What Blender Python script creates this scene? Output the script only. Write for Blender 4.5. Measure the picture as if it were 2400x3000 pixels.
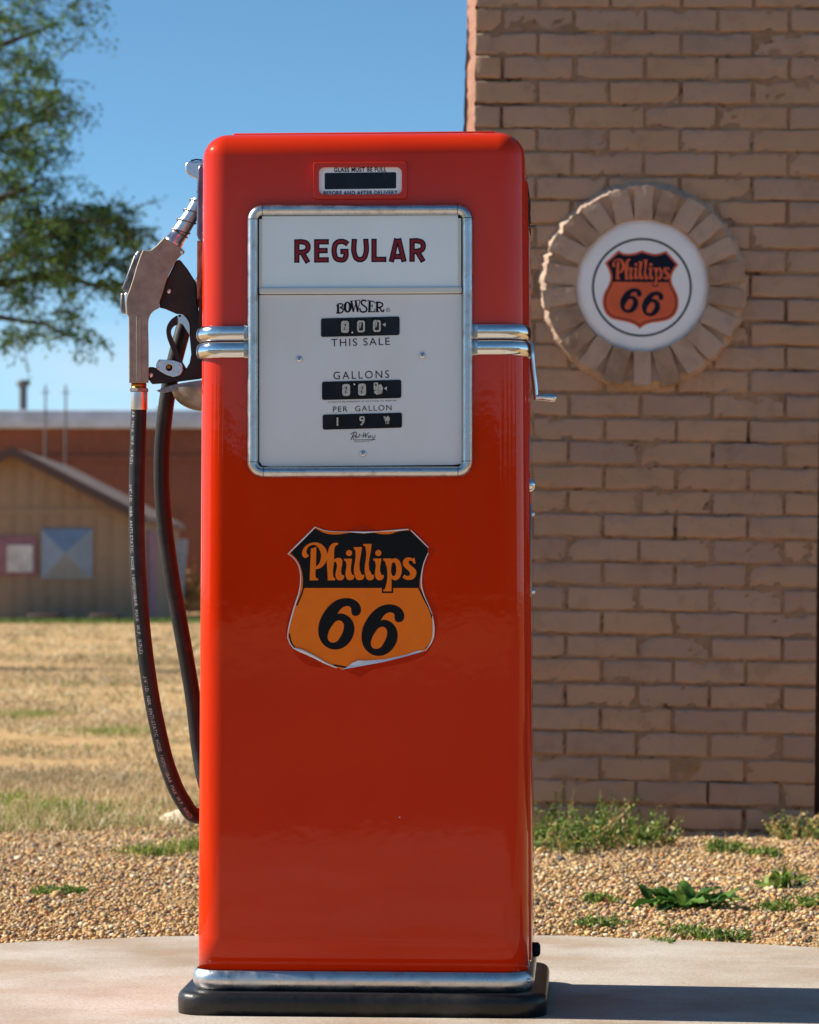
import bpy, bmesh, math, random
import numpy as np
from mathutils import Vector, Matrix
from mathutils.geometry import tessellate_polygon

random.seed(7)
rng = np.random.default_rng(7)
R = math.radians
for o in list(bpy.data.objects):
    bpy.data.objects.remove(o)
scene = bpy.context.scene
COL = scene.collection

# ------------------------------------------------------------------ camera
FPX = 8750.0                    # focal length in pixels of the 2400 x 3000 photograph
CAMH = 0.73
PITCH = math.atan(200 / FPX)
cam_d = bpy.data.cameras.new('camera')
cam = bpy.data.objects.new('camera', cam_d)
COL.objects.link(cam)
cam.location = (0, 0, CAMH)
cam.rotation_euler = (R(90) + PITCH, 0, 0)
cam_d.sensor_fit = 'VERTICAL'
cam_d.sensor_height = 36
cam_d.sensor_width = 28.8
cam_d.lens = 36 * FPX / 3000
cam_d.clip_start = 0.05
cam_d.clip_end = 3000
cam_d.dof.use_dof = True
cam_d.dof.focus_distance = 5.05
cam_d.dof.aperture_fstop = 9.5
scene.camera = cam

# ------------------------------------------------------------------ light
SUN_EL, SUN_BACK = R(36), R(7)          # sun from the left, a little behind the pump
tosun = Vector((-math.cos(SUN_EL) * math.cos(SUN_BACK), math.cos(SUN_EL) * math.sin(SUN_BACK), math.sin(SUN_EL)))
world = bpy.data.worlds.new('World')
scene.world = world
world.use_nodes = True
nt = world.node_tree
nt.nodes.clear()
w_out = nt.nodes.new('ShaderNodeOutputWorld')
w_bg = nt.nodes.new('ShaderNodeBackground')
w_sky = nt.nodes.new('ShaderNodeTexSky')
w_sky.sky_type = 'NISHITA'
w_sky.sun_disc = False
w_sky.sun_elevation = SUN_EL
w_sky.sun_rotation = math.atan2(tosun.x, tosun.y)
w_sky.altitude = 2500
w_sky.air_density = 0.75
w_sky.dust_density = 0.1
w_sky.ozone_density = 3.0
w_bg.inputs['Strength'].default_value = 0.092
# thin cirrus low in the sky
w_tc = nt.nodes.new('ShaderNodeTexCoord')
w_map = nt.nodes.new('ShaderNodeMapping')
w_map.inputs['Scale'].default_value = (5, 5, 22)
w_map.inputs['Rotation'].default_value = (0, R(12), 0)
w_n = nt.nodes.new('ShaderNodeTexNoise')
w_n.inputs['Scale'].default_value = 1.6
w_n.inputs['Detail'].default_value = 7
w_n.inputs['Roughness'].default_value = 0.55
w_r = nt.nodes.new('ShaderNodeMapRange')
w_r.inputs['From Min'].default_value = 0.34
w_r.inputs['From Max'].default_value = 0.64
w_r.inputs['To Min'].default_value = 0.28
w_sep = nt.nodes.new('ShaderNodeSeparateXYZ')
w_el = nt.nodes.new('ShaderNodeMapRange')
w_el.inputs['From Min'].default_value = 0.13
w_el.inputs['From Max'].default_value = 0.02
w_mul = nt.nodes.new('ShaderNodeMath'); w_mul.operation = 'MULTIPLY'
w_mul2 = nt.nodes.new('ShaderNodeMath'); w_mul2.operation = 'MULTIPLY'
w_mul2.inputs[1].default_value = 0.9
w_mix = nt.nodes.new('ShaderNodeMix'); w_mix.data_type = 'RGBA'
w_mix.inputs['B'].default_value = (4.9, 5.6, 6.3, 1)
L = nt.links.new
L(w_tc.outputs['Generated'], w_map.inputs['Vector'])
L(w_map.outputs['Vector'], w_n.inputs['Vector'])
L(w_n.outputs['Fac'], w_r.inputs['Value'])
L(w_tc.outputs['Generated'], w_sep.inputs[0])
L(w_sep.outputs['Z'], w_el.inputs['Value'])
L(w_r.outputs[0], w_mul.inputs[0]); L(w_el.outputs[0], w_mul.inputs[1])
L(w_mul.outputs[0], w_mul2.inputs[0])
L(w_mul2.outputs[0], w_mix.inputs['Factor'])
w_tint = nt.nodes.new('ShaderNodeMix'); w_tint.data_type = 'RGBA'; w_tint.blend_type = 'MULTIPLY'
w_tint.inputs['Factor'].default_value = 1.0
w_tint.inputs['B'].default_value = (0.80, 1.04, 0.98, 1)      # clear dry-air blue
L(w_sky.outputs[0], w_tint.inputs['A'])
L(w_tint.outputs['Result'], w_mix.inputs['A'])
L(w_mix.outputs['Result'], w_bg.inputs['Color'])
L(w_bg.outputs[0], w_out.inputs[0])

sun_d = bpy.data.lights.new('sun', 'SUN')
sun_d.energy = 4.9
sun_d.angle = R(0.5)
sun_d.color = (1.0, 0.93, 0.82)
sun = bpy.data.objects.new('sun', sun_d)
COL.objects.link(sun)
sun.location = tosun * 50
sun.rotation_euler = (-tosun).to_track_quat('-Z', 'Y').to_euler()

scene.view_settings.view_transform = 'Standard'
scene.view_settings.look = 'None'
scene.view_settings.gamma = 1
scene.view_settings.exposure = 0.76
scene.cycles.max_bounces = 8
scene.cycles.caustics_reflective = False

# ------------------------------------------------------------------ helpers
FWD = Vector((0, math.cos(PITCH), math.sin(PITCH)))
UP = Vector((0, -math.sin(PITCH), math.cos(PITCH)))
CAM = Vector((0, 0, CAMH))

def ray(px, py):
    return Vector(((px - 1200) / FPX, 0, 0)) + FWD + UP * ((1500 - py) / FPX)

def at(px, py, Y):
    d = ray(px, py)
    return CAM + d * (Y / d.y)

def ground_y(py):
    d = ray(1200, py)
    return CAMH / -d.z * d.y

def lin(r, g, b):
    f = lambda c: (c / 255 / 12.92) if c / 255 <= 0.04045 else ((c / 255 + 0.055) / 1.055) ** 2.4
    return (f(r), f(g), f(b))

MATS = {}
def M(name, col, rough=0.6, metal=0.0, coat=0.0, coat_ior=1.5, coat_rough=0.05, spec=0.5, var=(), bump=(), attr=None,
      trans=0.0, rough_var=None, coord='Object', coat_bump=True):
    m = bpy.data.materials.new(name)
    m.use_nodes = True
    t = m.node_tree
    b = t.nodes['Principled BSDF']
    b.inputs['Roughness'].default_value = rough
    b.inputs['Metallic'].default_value = metal
    b.inputs['Coat Weight'].default_value = coat
    b.inputs['Coat Roughness'].default_value = coat_rough
    b.inputs['Coat IOR'].default_value = coat_ior
    b.inputs['Specular IOR Level'].default_value = spec
    tc = t.nodes.new('ShaderNodeTexCoord')
    if attr:
        a = t.nodes.new('ShaderNodeAttribute'); a.attribute_name = attr
        cur = a.outputs['Color']
    else:
        c = t.nodes.new('ShaderNodeRGB'); c.outputs[0].default_value = (*col, 1)
        cur = c.outputs[0]
    def noise(scale, detail=5, rgh=0.6, stretch=None):
        n = t.nodes.new('ShaderNodeTexNoise')
        n.inputs['Scale'].default_value = scale
        n.inputs['Detail'].default_value = detail
        n.inputs['Roughness'].default_value = rgh
        if stretch:
            mp = t.nodes.new('ShaderNodeMapping'); mp.inputs['Scale'].default_value = stretch
            t.links.new(tc.outputs[coord], mp.inputs['Vector'])
            t.links.new(mp.outputs[0], n.inputs['Vector'])
        else:
            t.links.new(tc.outputs[coord], n.inputs['Vector'])
        return n
    for v in var:
        scale, c2, lo, hi = v[:4]
        amt = v[4] if len(v) > 4 else 1.0
        st = v[5] if len(v) > 5 else None
        n = noise(scale, stretch=st)
        mr = t.nodes.new('ShaderNodeMapRange')
        mr.inputs['From Min'].default_value = lo
        mr.inputs['From Max'].default_value = hi
        mr.inputs['To Max'].default_value = amt
        t.links.new(n.outputs['Fac'], mr.inputs['Value'])
        mx = t.nodes.new('ShaderNodeMix'); mx.data_type = 'RGBA'
        t.links.new(mr.outputs[0], mx.inputs['Factor'])
        t.links.new(cur, mx.inputs['A'])
        mx.inputs['B'].default_value = (*c2, 1)
        cur = mx.outputs['Result']
    t.links.new(cur, b.inputs['Base Color'])
    if rough_var:
        scale, r2, lo, hi = rough_var
        n = noise(scale)
        mr = t.nodes.new('ShaderNodeMapRange')
        mr.inputs['From Min'].default_value = lo
        mr.inputs['From Max'].default_value = hi
        mr.inputs['To Min'].default_value = rough
        mr.inputs['To Max'].default_value = r2
        t.links.new(n.outputs['Fac'], mr.inputs['Value'])
        t.links.new(mr.outputs[0], b.inputs['Roughness'])
    prev = None
    for bp in bump:
        scale, strength, dist = bp[:3]
        st = bp[3] if len(bp) > 3 else None
        n = noise(scale, stretch=st)
        bn = t.nodes.new('ShaderNodeBump')
        bn.inputs['Strength'].default_value = strength
        bn.inputs['Distance'].default_value = dist
        t.links.new(n.outputs['Fac'], bn.inputs['Height'])
        if prev: t.links.new(prev, bn.inputs['Normal'])
        prev = bn.outputs[0]
    if prev:
        t.links.new(prev, b.inputs['Normal'])
        if coat and coat_bump: t.links.new(prev, b.inputs['Coat Normal'])
    if trans:
        b.inputs['Subsurface Weight'].default_value = 0
        tr = t.nodes.new('ShaderNodeBsdfTranslucent')
        t.links.new(cur, tr.inputs['Color'])
        ms = t.nodes.new('ShaderNodeMixShader'); ms.inputs[0].default_value = trans
        out = t.nodes['Material Output']
        t.links.new(b.outputs[0], ms.inputs[1]); t.links.new(tr.outputs[0], ms.inputs[2])
        t.links.new(ms.outputs[0], out.inputs['Surface'])
    MATS[name] = m
    return m

class MB:
    """collects polygons with materials and links them as one mesh object"""
    def __init__(s):
        s.v, s.f, s.m, s.sm, s.mats = [], [], [], [], []
    def mi(s, mat):
        if mat not in s.mats: s.mats.append(mat)
        return s.mats.index(mat)
    def add(s, vs, fs, mat, smooth=False):
        k = len(s.v); i = s.mi(mat)
        s.v += [tuple(p) for p in vs]
        for f in fs:
            s.f.append([k + q for q in f]); s.m.append(i); s.sm.append(smooth)
    def bm(s, bm, mat, smooth=False):
        bm.verts.index_update()
        s.add([v.co[:] for v in bm.verts], [[v.index for v in f.verts] for f in bm.faces], mat, smooth)
        bm.free()
    def shape(s, loops, mp, mat):
        """flat filled 2-D shape with holes; mp maps a 2-D point to 3-D"""
        flat = [p for l in loops for p in l]
        tris = tessellate_polygon([[Vector((p[0], p[1], 0)) for p in l] for l in loops])
        P = [mp(p[0], p[1]) for p in flat]
        fs = []
        for a, b, c in tris:
            n = (P[b] - P[a]).cross(P[c] - P[a])
            fs.append((a, b, c))
        s.add(P, fs, mat)
    def prism(s, loop, mp, y0, y1, mat, smooth=False):
        """outline extruded from depth y0 to depth y1 (mp(u, v, y))"""
        n = len(loop)
        A = [mp(p[0], p[1], y0) for p in loop]; B = [mp(p[0], p[1], y1) for p in loop]
        area = sum(A[i].x * A[(i + 1) % n].z - A[(i + 1) % n].x * A[i].z for i in range(n))
        if area < 0: A.reverse(); B.reverse()
        s.add(A + B, [list(range(n)), list(range(2 * n - 1, n - 1, -1))] +
              [[i, n + i, n + (i + 1) % n, (i + 1) % n] for i in range(n)], mat, smooth)
    def box(s, x0, x1, y0, y1, z0, z1, mat, r=0.0, seg=2):
        bm = bmesh.new()
        bmesh.ops.create_cube(bm, size=1)
        for v in bm.verts:
            v.co = Vector(((x0 + x1) / 2 + v.co.x * (x1 - x0), (y0 + y1) / 2 + v.co.y * (y1 - y0), (z0 + z1) / 2 + v.co.z * (z1 - z0)))
        if r: bmesh.ops.bevel(bm, geom=bm.edges[:], offset=r, segments=seg, profile=0.5, affect='EDGES')
        s.bm(bm, mat, bool(r))
    def tube(s, pts, rad, n, mat, cap=True, smooth=True, flat=None):
        pts = [Vector(p) for p in pts]
        if not hasattr(rad, '__len__'): rad = [rad] * len(pts)
        t0 = (pts[1] - pts[0]).normalized()
        ref = Vector((0, 1, 0)) if abs(t0.y) < 0.9 else Vector((1, 0, 0))
        u = (ref - t0 * ref.dot(t0)).normalized()
        vs, fs = [], []
        for i, p in enumerate(pts):
            t = (pts[min(i + 1, len(pts) - 1)] - pts[max(i - 1, 0)]).normalized()
            u = (u - t * u.dot(t)).normalized(); w = t.cross(u)
            for k in range(n):
                a = 2 * math.pi * k / n
                vs.append(p + (u * math.cos(a) * (flat or 1) + w * math.sin(a)) * rad[i])
        for i in range(len(pts) - 1):
            for k in range(n):
                a, b = i * n + k, i * n + (k + 1) % n
                fs.append((a, b, b + n, a + n))
        s.add(vs, fs, mat, smooth)
        if cap:
            s.add(vs[:n], [list(range(n))[::-1]], mat); s.add(vs[-n:], [list(range(n))], mat)
    def lathe(s, prof, c, axis, n, mat, smooth=True):
        """profile [(radius, height)] turned round axis through c"""
        axis = Vector(axis).normalized()
        ref = Vector((0, 0, 1)) if abs(axis.z) < 0.9 else Vector((1, 0, 0))
        u = (ref - axis * ref.dot(axis)).normalized(); w = axis.cross(u); c = Vector(c)
        vs, fs = [], []
        for r, h in prof:
            for k in range(n):
                a = 2 * math.pi * k / n
                vs.append(c + axis * h + (u * math.cos(a) + w * math.sin(a)) * r)
        for i in range(len(prof) - 1):
            for k in range(n):
                a, b = i * n + k, i * n + (k + 1) % n
                fs.append((a, b, b + n, a + n))
        s.add(vs, fs, mat, smooth)
    def sweep(s, path, prof, mat, closed=False, smooth=True, caps=True):
        """path: [(point, outward, side)] ; prof: [(out, side)]"""
        n = len(prof); vs, fs = [], []
        for p, o, d in path:
            for a, b in prof: vs.append(p + o * a + d * b)
        m = len(path)
        for i in range(m if closed else m - 1):
            for k in range(n - 1):
                a = i * n + k; b = ((i + 1) % m) * n + k
                fs.append((a, a + 1, b + 1, b))
        s.add(vs, fs, mat, smooth)
        if caps and not closed:
            s.add(vs[:n], [list(range(n))], mat); s.add(vs[-n:], [list(range(n))[::-1]], mat)
    def build(s, name, parent=None, bevel=0, seg=2, loc=None, autosmooth=None, recalc=True):
        me = bpy.data.meshes.new(name)
        me.from_pydata(s.v, [], s.f)
        for m in s.mats: me.materials.append(m)
        me.polygons.foreach_set('material_index', s.m)
        me.polygons.foreach_set('use_smooth', s.sm)
        if recalc:
            bm = bmesh.new(); bm.from_mesh(me)
            bmesh.ops.recalc_face_normals(bm, faces=bm.faces[:])
            bm.to_mesh(me); bm.free()
        me.update()
        o = bpy.data.objects.new(name, me)
        COL.objects.link(o)
        if parent: o.parent = parent
        if loc: o.location = loc
        if bevel:
            b = o.modifiers.new('bevel', 'BEVEL'); b.width = bevel; b.segments = seg; b.limit_method = 'ANGLE'; b.angle_limit = R(40)
            b.harden_normals = False
            for p in me.polygons: p.use_smooth = True
        if autosmooth or bevel:
            try: me.set_sharp_from_angle(angle=R(autosmooth or 35))
            except Exception: pass
        return o

def np_mesh(name, V, F, mats, mat_idx=None, colors=None, smooth=False, parent=None):
    V = np.asarray(V, dtype=np.float32); F = np.asarray(F, dtype=np.int32)
    k = F.shape[1]
    me = bpy.data.meshes.new(name)
    me.vertices.add(len(V)); me.vertices.foreach_set('co', V.ravel())
    me.loops.add(F.size); me.loops.foreach_set('vertex_index', F.ravel())
    me.polygons.add(len(F)); me.polygons.foreach_set('loop_start', np.arange(0, F.size, k, dtype=np.int32))
    for m in mats: me.materials.append(m)
    if mat_idx is not None: me.polygons.foreach_set('material_index', np.asarray(mat_idx, dtype=np.int32))
    if smooth: me.polygons.foreach_set('use_smooth', np.ones(len(F), dtype=bool))
    me.update(calc_edges=True)
    if colors is not None:
        a = me.color_attributes.new('tint', 'FLOAT_COLOR', 'POINT')
        c = np.ones((len(V), 4), dtype=np.float32); c[:, :3] = colors
        a.data.foreach_set('color', c.ravel())
    o = bpy.data.objects.new(name, me)
    COL.objects.link(o)
    if parent: o.parent = parent
    return o

def tag(o, label=None, cat=None, group=None, kind=None):
    if label: o['label'] = label
    if cat: o['category'] = cat
    if group: o['group'] = group
    if kind: o['kind'] = kind
    return o

def empty(name, loc, rot=(0, 0, 0)):
    o = bpy.data.objects.new(name, None)
    COL.objects.link(o)
    o.location = loc; o.rotation_euler = rot
    o.empty_display_size = 0.1
    return o

def spl(pts, n=5, closed=True):
    """smooth outline; a point given as (x, y, 1) stays a corner"""
    P = [(p[0], p[1]) for p in pts]; C = [len(p) > 2 for p in pts]
    out = []; N = len(P)
    for i in range(N if closed else N - 1):
        p0, p1, p2, p3 = P[(i - 1) % N], P[i], P[(i + 1) % N], P[(i + 2) % N]
        if not closed and i == 0: p0 = p1
        if not closed and i == N - 2: p3 = p2
        c1, c2 = C[i], C[(i + 1) % N]
        if c1 and c2:
            out.append(p1); continue
        d = math.hypot(p2[0] - p1[0], p2[1] - p1[1])
        def tan(a, b, c):
            l1 = math.hypot(b[0] - a[0], b[1] - a[1]) + 1e-9; l2 = math.hypot(c[0] - b[0], c[1] - b[1]) + 1e-9
            tx = (b[0] - a[0]) / l1 * l2 + (c[0] - b[0]) / l2 * l1; ty = (b[1] - a[1]) / l1 * l2 + (c[1] - b[1]) / l2 * l1
            l = math.hypot(tx, ty) + 1e-9
            return tx / l * d, ty / l * d
        ch = (p2[0] - p1[0], p2[1] - p1[1])
        m1 = ch if c1 else tan(p0, p1, p2)
        m2 = ch if c2 else tan(p1, p2, p3)
        for k in range(n):
            t = k / n; t2 = t * t; t3 = t2 * t
            h = (2 * t3 - 3 * t2 + 1, t3 - 2 * t2 + t, -2 * t3 + 3 * t2, t3 - t2)
            out.append((h[0] * p1[0] + h[1] * m1[0] + h[2] * p2[0] + h[3] * m2[0],
                        h[0] * p1[1] + h[1] * m1[1] + h[2] * p2[1] + h[3] * m2[1]))
    if not closed: out.append(P[-1])
    return out

def inset(loop, d):
    n = len(loop)
    area = sum(loop[i][0] * loop[(i + 1) % n][1] - loop[(i + 1) % n][0] * loop[i][1] for i in range(n))
    s = 1 if area > 0 else -1
    out = []
    for i in range(n):
        a, b, c = loop[i - 1], loop[i], loop[(i + 1) % n]
        n1 = (-(b[1] - a[1]), b[0] - a[0]); n2 = (-(c[1] - b[1]), c[0] - b[0])
        l1 = math.hypot(*n1) + 1e-12; l2 = math.hypot(*n2) + 1e-12
        nx, ny = n1[0] / l1 + n2[0] / l2, n1[1] / l1 + n2[1] / l2
        l = math.hypot(nx, ny) + 1e-12
        k = min(1.6, 2 / max(l, 0.5)) 
        out.append((b[0] + s * nx / l * d * k, b[1] + s * ny / l * d * k))
    return out

def clip_below(loop, y):
    """keep the part of a loop with v > y"""
    out = []
    for i in range(len(loop)):
        a, b = loop[i], loop[(i + 1) % len(loop)]
        if a[1] > y: out.append(a)
        if (a[1] > y) != (b[1] > y):
            t = (y - a[1]) / (b[1] - a[1]); out.append((a[0] + t * (b[0] - a[0]), y))
    return out

def circle(cx, cy, rx, ry=None, n=40):
    ry = ry or rx
    return [(cx + rx * math.cos(2 * math.pi * i / n), cy + ry * math.sin(2 * math.pi * i / n)) for i in range(n)]

def rrect(x0, x1, y0, y1, r, n=6):
    out = []
    for cx, cy, a0 in ((x1 - r, y1 - r, 0), (x0 + r, y1 - r, 90), (x0 + r, y0 + r, 180), (x1 - r, y0 + r, 270)):
        for k in range(n + 1):
            a = R(a0 + 90 * k / n); out.append((cx + r * math.cos(a), cy + r * math.sin(a)))
    return out

def stroke(pts, w):
    """ribbon polygon round an open polyline"""
    n = len(pts); l, r = [], []
    for i in range(n):
        a = pts[max(i - 1, 0)]; b = pts[min(i + 1, n - 1)]
        dx, dy = b[0] - a[0], b[1] - a[1]; q = math.hypot(dx, dy) + 1e-9
        ww = w[i] if hasattr(w, '__len__') else w
        l.append((pts[i][0] - dy / q * ww / 2, pts[i][1] + dx / q * ww / 2))
        r.append((pts[i][0] + dy / q * ww / 2, pts[i][1] - dx / q * ww / 2))
    return l + r[::-1]

_text_cache = {}
def text_tris(s, offset=0.0, spacing=1.0):
    """letters of the built-in font as flat triangles, width and cap height 1"""
    key = (s, offset, spacing)
    if key in _text_cache: return _text_cache[key]
    c = bpy.data.curves.new('lettering', 'FONT')
    c.body = s; c.size = 1; c.offset = offset; c.space_character = spacing; c.resolution_u = 4
    o = bpy.data.objects.new('lettering', c)
    COL.objects.link(o)
    dg = bpy.context.evaluated_depsgraph_get()
    me = bpy.data.meshes.new_from_object(o.evaluated_get(dg))
    me.calc_loop_triangles()
    vs = [(v.co.x, v.co.y) for v in me.vertices]
    ts = [tuple(t.vertices) for t in me.loop_triangles]
    bpy.data.objects.remove(o); bpy.data.curves.remove(c); bpy.data.meshes.remove(me)
    x0 = min(p[0] for p in vs); x1 = max(p[0] for p in vs)
    vs = [((p[0] - x0) / (x1 - x0), p[1] / 0.729) for p in vs]
    _text_cache[key] = (vs, ts)
    return vs, ts

def text(mb, s, xa, xb, ya, yb, cap, mp, mat, offset=0.0, spacing=1.0):
    """write s between pixel (xa, ya) and (xb, yb) on the baseline, cap pixels tall"""
    vs, ts = text_tris(s, offset, spacing)
    dx, dy = xb - xa, yb - ya; l = math.hypot(dx, dy); ux, uy = dx / l, dy / l
    P = [mp(xa + dx * u + uy * cap * v, ya + dy * u - ux * cap * v) for u, v in vs]
    mb.add(P, ts, mat)

# ------------------------------------------------------------------ materials
RED = M('red_enamel', (0.66, 0.028, 0.0012), rough=0.45, coat=0.85, coat_ior=1.40, coat_rough=0.03, spec=0.02,
        var=((3.0, (0.61, 0.023, 0.0012), 0.4, 0.7), (420, (0.66, 0.12, 0.06), 0.735, 0.76, 0.5)), bump=((3.2, 0.05, 0.02), (170, 0.014, 0.002)))
RESIDUE = M('old_glue', (0.50, 0.022, 0.002), rough=0.6, spec=0.1, var=((60, (0.60, 0.04, 0.006), 0.5, 0.7, 0.6),))
CHROME = M('chrome', (0.78, 0.77, 0.75), rough=0.10, metal=1, bump=((14, 0.08, 0.01), (150, 0.03, 0.002)),
           var=((60, (0.50, 0.45, 0.40), 0.62, 0.74, 0.6),), rough_var=(25, 0.30, 0.45, 0.75))
DULLCHROME = M('dull_chrome', (0.62, 0.62, 0.62), rough=0.26, metal=1,
               var=((40, (0.34, 0.31, 0.28), 0.55, 0.75, 0.8), (25, (0.45, 0.30, 0.2), 0.7, 0.78, 0.7)),
               bump=((9, 0.12, 0.01, (6, 6, 1)), (200, 0.05, 0.002)), rough_var=(30, 0.45, 0.4, 0.7))
BLACKPAINT = M('black_paint', (0.007, 0.007, 0.008), rough=0.38, coat=0.15, coat_rough=0.15, spec=0.35,
               var=((60, (0.20, 0.17, 0.13), 0.68, 0.80, 0.7), (9, (0.05, 0.045, 0.04), 0.5, 0.75, 0.7)),
               bump=((70, 0.35, 0.004), (300, 0.2, 0.001)))
MILK = M('milk_glass', lin(245, 250, 249), rough=0.25, coat=0.6, coat_rough=0.05,
         var=((3, lin(232, 241, 240), 0.45, 0.7), (200, lin(150, 150, 145), 0.74, 0.78, 0.5)))
DIAL = M('dial_enamel', lin(234, 232, 233), rough=0.45, coat=0.3, coat_rough=0.08,
         var=((4, lin(226, 222, 218), 0.45, 0.7), (260, lin(130, 125, 120), 0.74, 0.77, 0.6), (45, lin(70, 60, 50), 0.79, 0.80, 0.9)))
WHITEPAINT = M('white_paint', lin(225, 222, 214), rough=0.45, var=((40, lin(160, 150, 135), 0.66, 0.75, 0.7),))
SIGNWHITE = M('sign_white', lin(250, 250, 252), rough=0.32, coat=0.3, var=((5, lin(240, 242, 246), 0.4, 0.7),))
INK = M('black_ink', (0.009, 0.009, 0.011), rough=0.55, spec=0.12, var=((180, (0.05, 0.05, 0.05), 0.68, 0.75, 0.8),))
NAVY = M('navy_ink', (0.010, 0.013, 0.030), rough=0.5, spec=0.12)
MAROON = M('maroon_ink', lin(140, 40, 48), rough=0.5, spec=0.2, var=((150, lin(120, 30, 38), 0.5, 0.7),))
ORANGE = M('orange_vinyl', lin(255, 124, 26), rough=0.5, spec=0.15, coat=0.05, coat_rough=0.2,
           var=((35, lin(250, 116, 24), 0.45, 0.75), (300, lin(150, 60, 20), 0.75, 0.78, 0.7)), bump=((250, 0.06, 0.001),))
SIGNORANGE = M('sign_orange', lin(226, 98, 44), rough=0.4, var=((12, lin(206, 84, 38), 0.4, 0.7),))
CURL = M('vinyl_back', lin(235, 235, 235), rough=0.4)
GLASSDARK = M('dark_window', (0.010, 0.011, 0.018), rough=0.2, spec=0.15, coat=0.12, var=((30, (0.022, 0.022, 0.028), 0.5, 0.8), (140, (0.12, 0.11, 0.10), 0.74, 0.77, 0.6)))
DIGIT = M('counter_digit', lin(205, 200, 190), rough=0.6, var=((500, lin(110, 105, 95), 0.5, 0.75),))
DRUM = M('counter_drum', (0.012, 0.011, 0.010), rough=0.6, spec=0.15, var=((220, (0.10, 0.09, 0.08), 0.62, 0.75),))
CAST = M('cast_alloy', lin(170, 154, 138), rough=0.55, metal=0.35, var=((40, lin(142, 124, 110), 0.4, 0.7), (300, lin(84, 66, 56), 0.68, 0.78, 0.8)), bump=((260, 0.25, 0.001),))
ALLOY = M('bare_alloy', (0.72, 0.72, 0.74), rough=0.3, metal=1, bump=((200, 0.08, 0.001),))
DARKPLASTIC = M('dark_guard', (0.026, 0.016, 0.016), rough=0.5, spec=0.3, bump=((200, 0.1, 0.001),), var=((20, (0.05, 0.03, 0.028), 0.4, 0.7),))
BOOTMETAL = M('boot_metal', lin(120, 114, 128), rough=0.35, metal=0.8, var=((30, lin(80, 72, 82), 0.45, 0.7),))
STEEL = M('worn_steel', lin(150, 145, 142), rough=0.4, metal=0.9, var=((30, lin(110, 95, 85), 0.45, 0.7),))
RUBBER = M('black_rubber', (0.012, 0.012, 0.013), rough=0.5, spec=0.35, bump=((240, 0.25, 0.002, (1, 1, 2.5)),), var=((25, (0.035, 0.034, 0.034), 0.5, 0.75), (400, (0.15, 0.15, 0.15), 0.76, 0.79, 0.6)))
HOSEINK = M('hose_print', lin(165, 165, 167), rough=0.6, var=((300, (0.05, 0.05, 0.05), 0.55, 0.75),))
OLDWOOD = M('old_strip', lin(150, 130, 105), rough=0.8, var=((90, lin(60, 45, 35), 0.45, 0.6, 1, (1, 1, .2)),))
GOLD = M('brass_key', lin(180, 120, 50), rough=0.3, metal=0.9)

CONCRETE = M('concrete', lin(188, 178, 164), rough=0.85,
             var=((1.6, lin(158, 138, 116), 0.42, 0.62, 0.9), (2.6, lin(200, 192, 181), 0.48, 0.70, 0.9, (1, 1.4, 1)), (3, lin(170, 136, 104), 0.52, 0.68, 0.5, (1, 1.8, 1)),
                  (130, lin(146, 130, 112), 0.48, 0.68, 0.6), (420, lin(120, 106, 92), 0.56, 0.70, 0.7), (40, lin(150, 128, 104), 0.62, 0.74, 0.5, (1, 2, 1))),
             bump=((260, 0.4, 0.003), (40, 0.25, 0.006)))
SOIL = M('soil', lin(190, 154, 112), rough=1.0, spec=0.1,
         var=((0.35, lin(206, 170, 120), 0.42, 0.62, 0.9), (2.2, lin(140, 114, 76), 0.54, 0.68, 0.7), (0.8, lin(128, 126, 72), 0.60, 0.74, 0.5),
              (9, lin(206, 178, 124), 0.5, 0.72, 0.6), (40, lin(110, 88, 58), 0.55, 0.75, 0.5)),
         bump=((14, 0.6, 0.06), (90, 0.5, 0.02)))
WOODED = M('dark_foliage', lin(72, 78, 48), rough=0.95, spec=0.05, var=((0.5, lin(98, 92, 62), 0.42, 0.65), (2.5, lin(46, 54, 32), 0.5, 0.7)), bump=((1.5, 1.0, 0.6),))
DRIVE = M('worn_asphalt', lin(112, 104, 94), rough=0.9, spec=0.2, var=((0.6, lin(92, 86, 78), 0.42, 0.65, 0.8), (60, lin(150, 138, 122), 0.6, 0.75, 0.7)), bump=((120, 0.5, 0.006),))
GRAVEL = M('gravel', (0.4, 0.3, 0.2), rough=0.75, attr='tint', spec=0.3, var=((300, lin(120, 95, 70), 0.55, 0.8, 0.35),))
STRAW = M('straw', (0.5, 0.4, 0.2), rough=0.7, attr='tint', trans=0.3, spec=0.25)
LEAF = M('weed_leaf', (0.05, 0.1, 0.02), rough=0.5, attr='tint', trans=0.35, spec=0.35)
TREELEAF = M('tree_leaf', (0.05, 0.1, 0.02), rough=0.55, attr='tint', trans=0.45, spec=0.3)
BARK = M('bark', lin(86, 72, 58), rough=0.9, var=((12, lin(52, 42, 34), 0.4, 0.65),), bump=((20, 0.8, 0.03),))
def brick_paint(name, k):
    c = lambda r, g, b: tuple(v * k[i] for i, v in enumerate(lin(r, g, b)))
    return M(name, c(182, 151, 129), rough=0.8, spec=0.2,
             var=((2.5, c(168, 138, 116), 0.4, 0.7, 0.8), (11, c(158, 128, 106), 0.54, 0.70, 0.7), (26, lin(88, 64, 50), 0.715, 0.74, 0.85),
                  (120, c(112, 84, 64), 0.62, 0.74, 0.6), (5, c(182, 154, 132), 0.60, 0.75, 0.6)),
             bump=((45, 0.5, 0.006), (220, 0.4, 0.0016)))
BRICKPAINT = brick_paint('painted_brick', (1, 1, 1))
BRICKPAINT2 = brick_paint('painted_brick_warm', (1.04, 1.0, 0.93))
BRICKPAINT3 = brick_paint('painted_brick_grey', (0.90, 0.92, 0.97))
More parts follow.
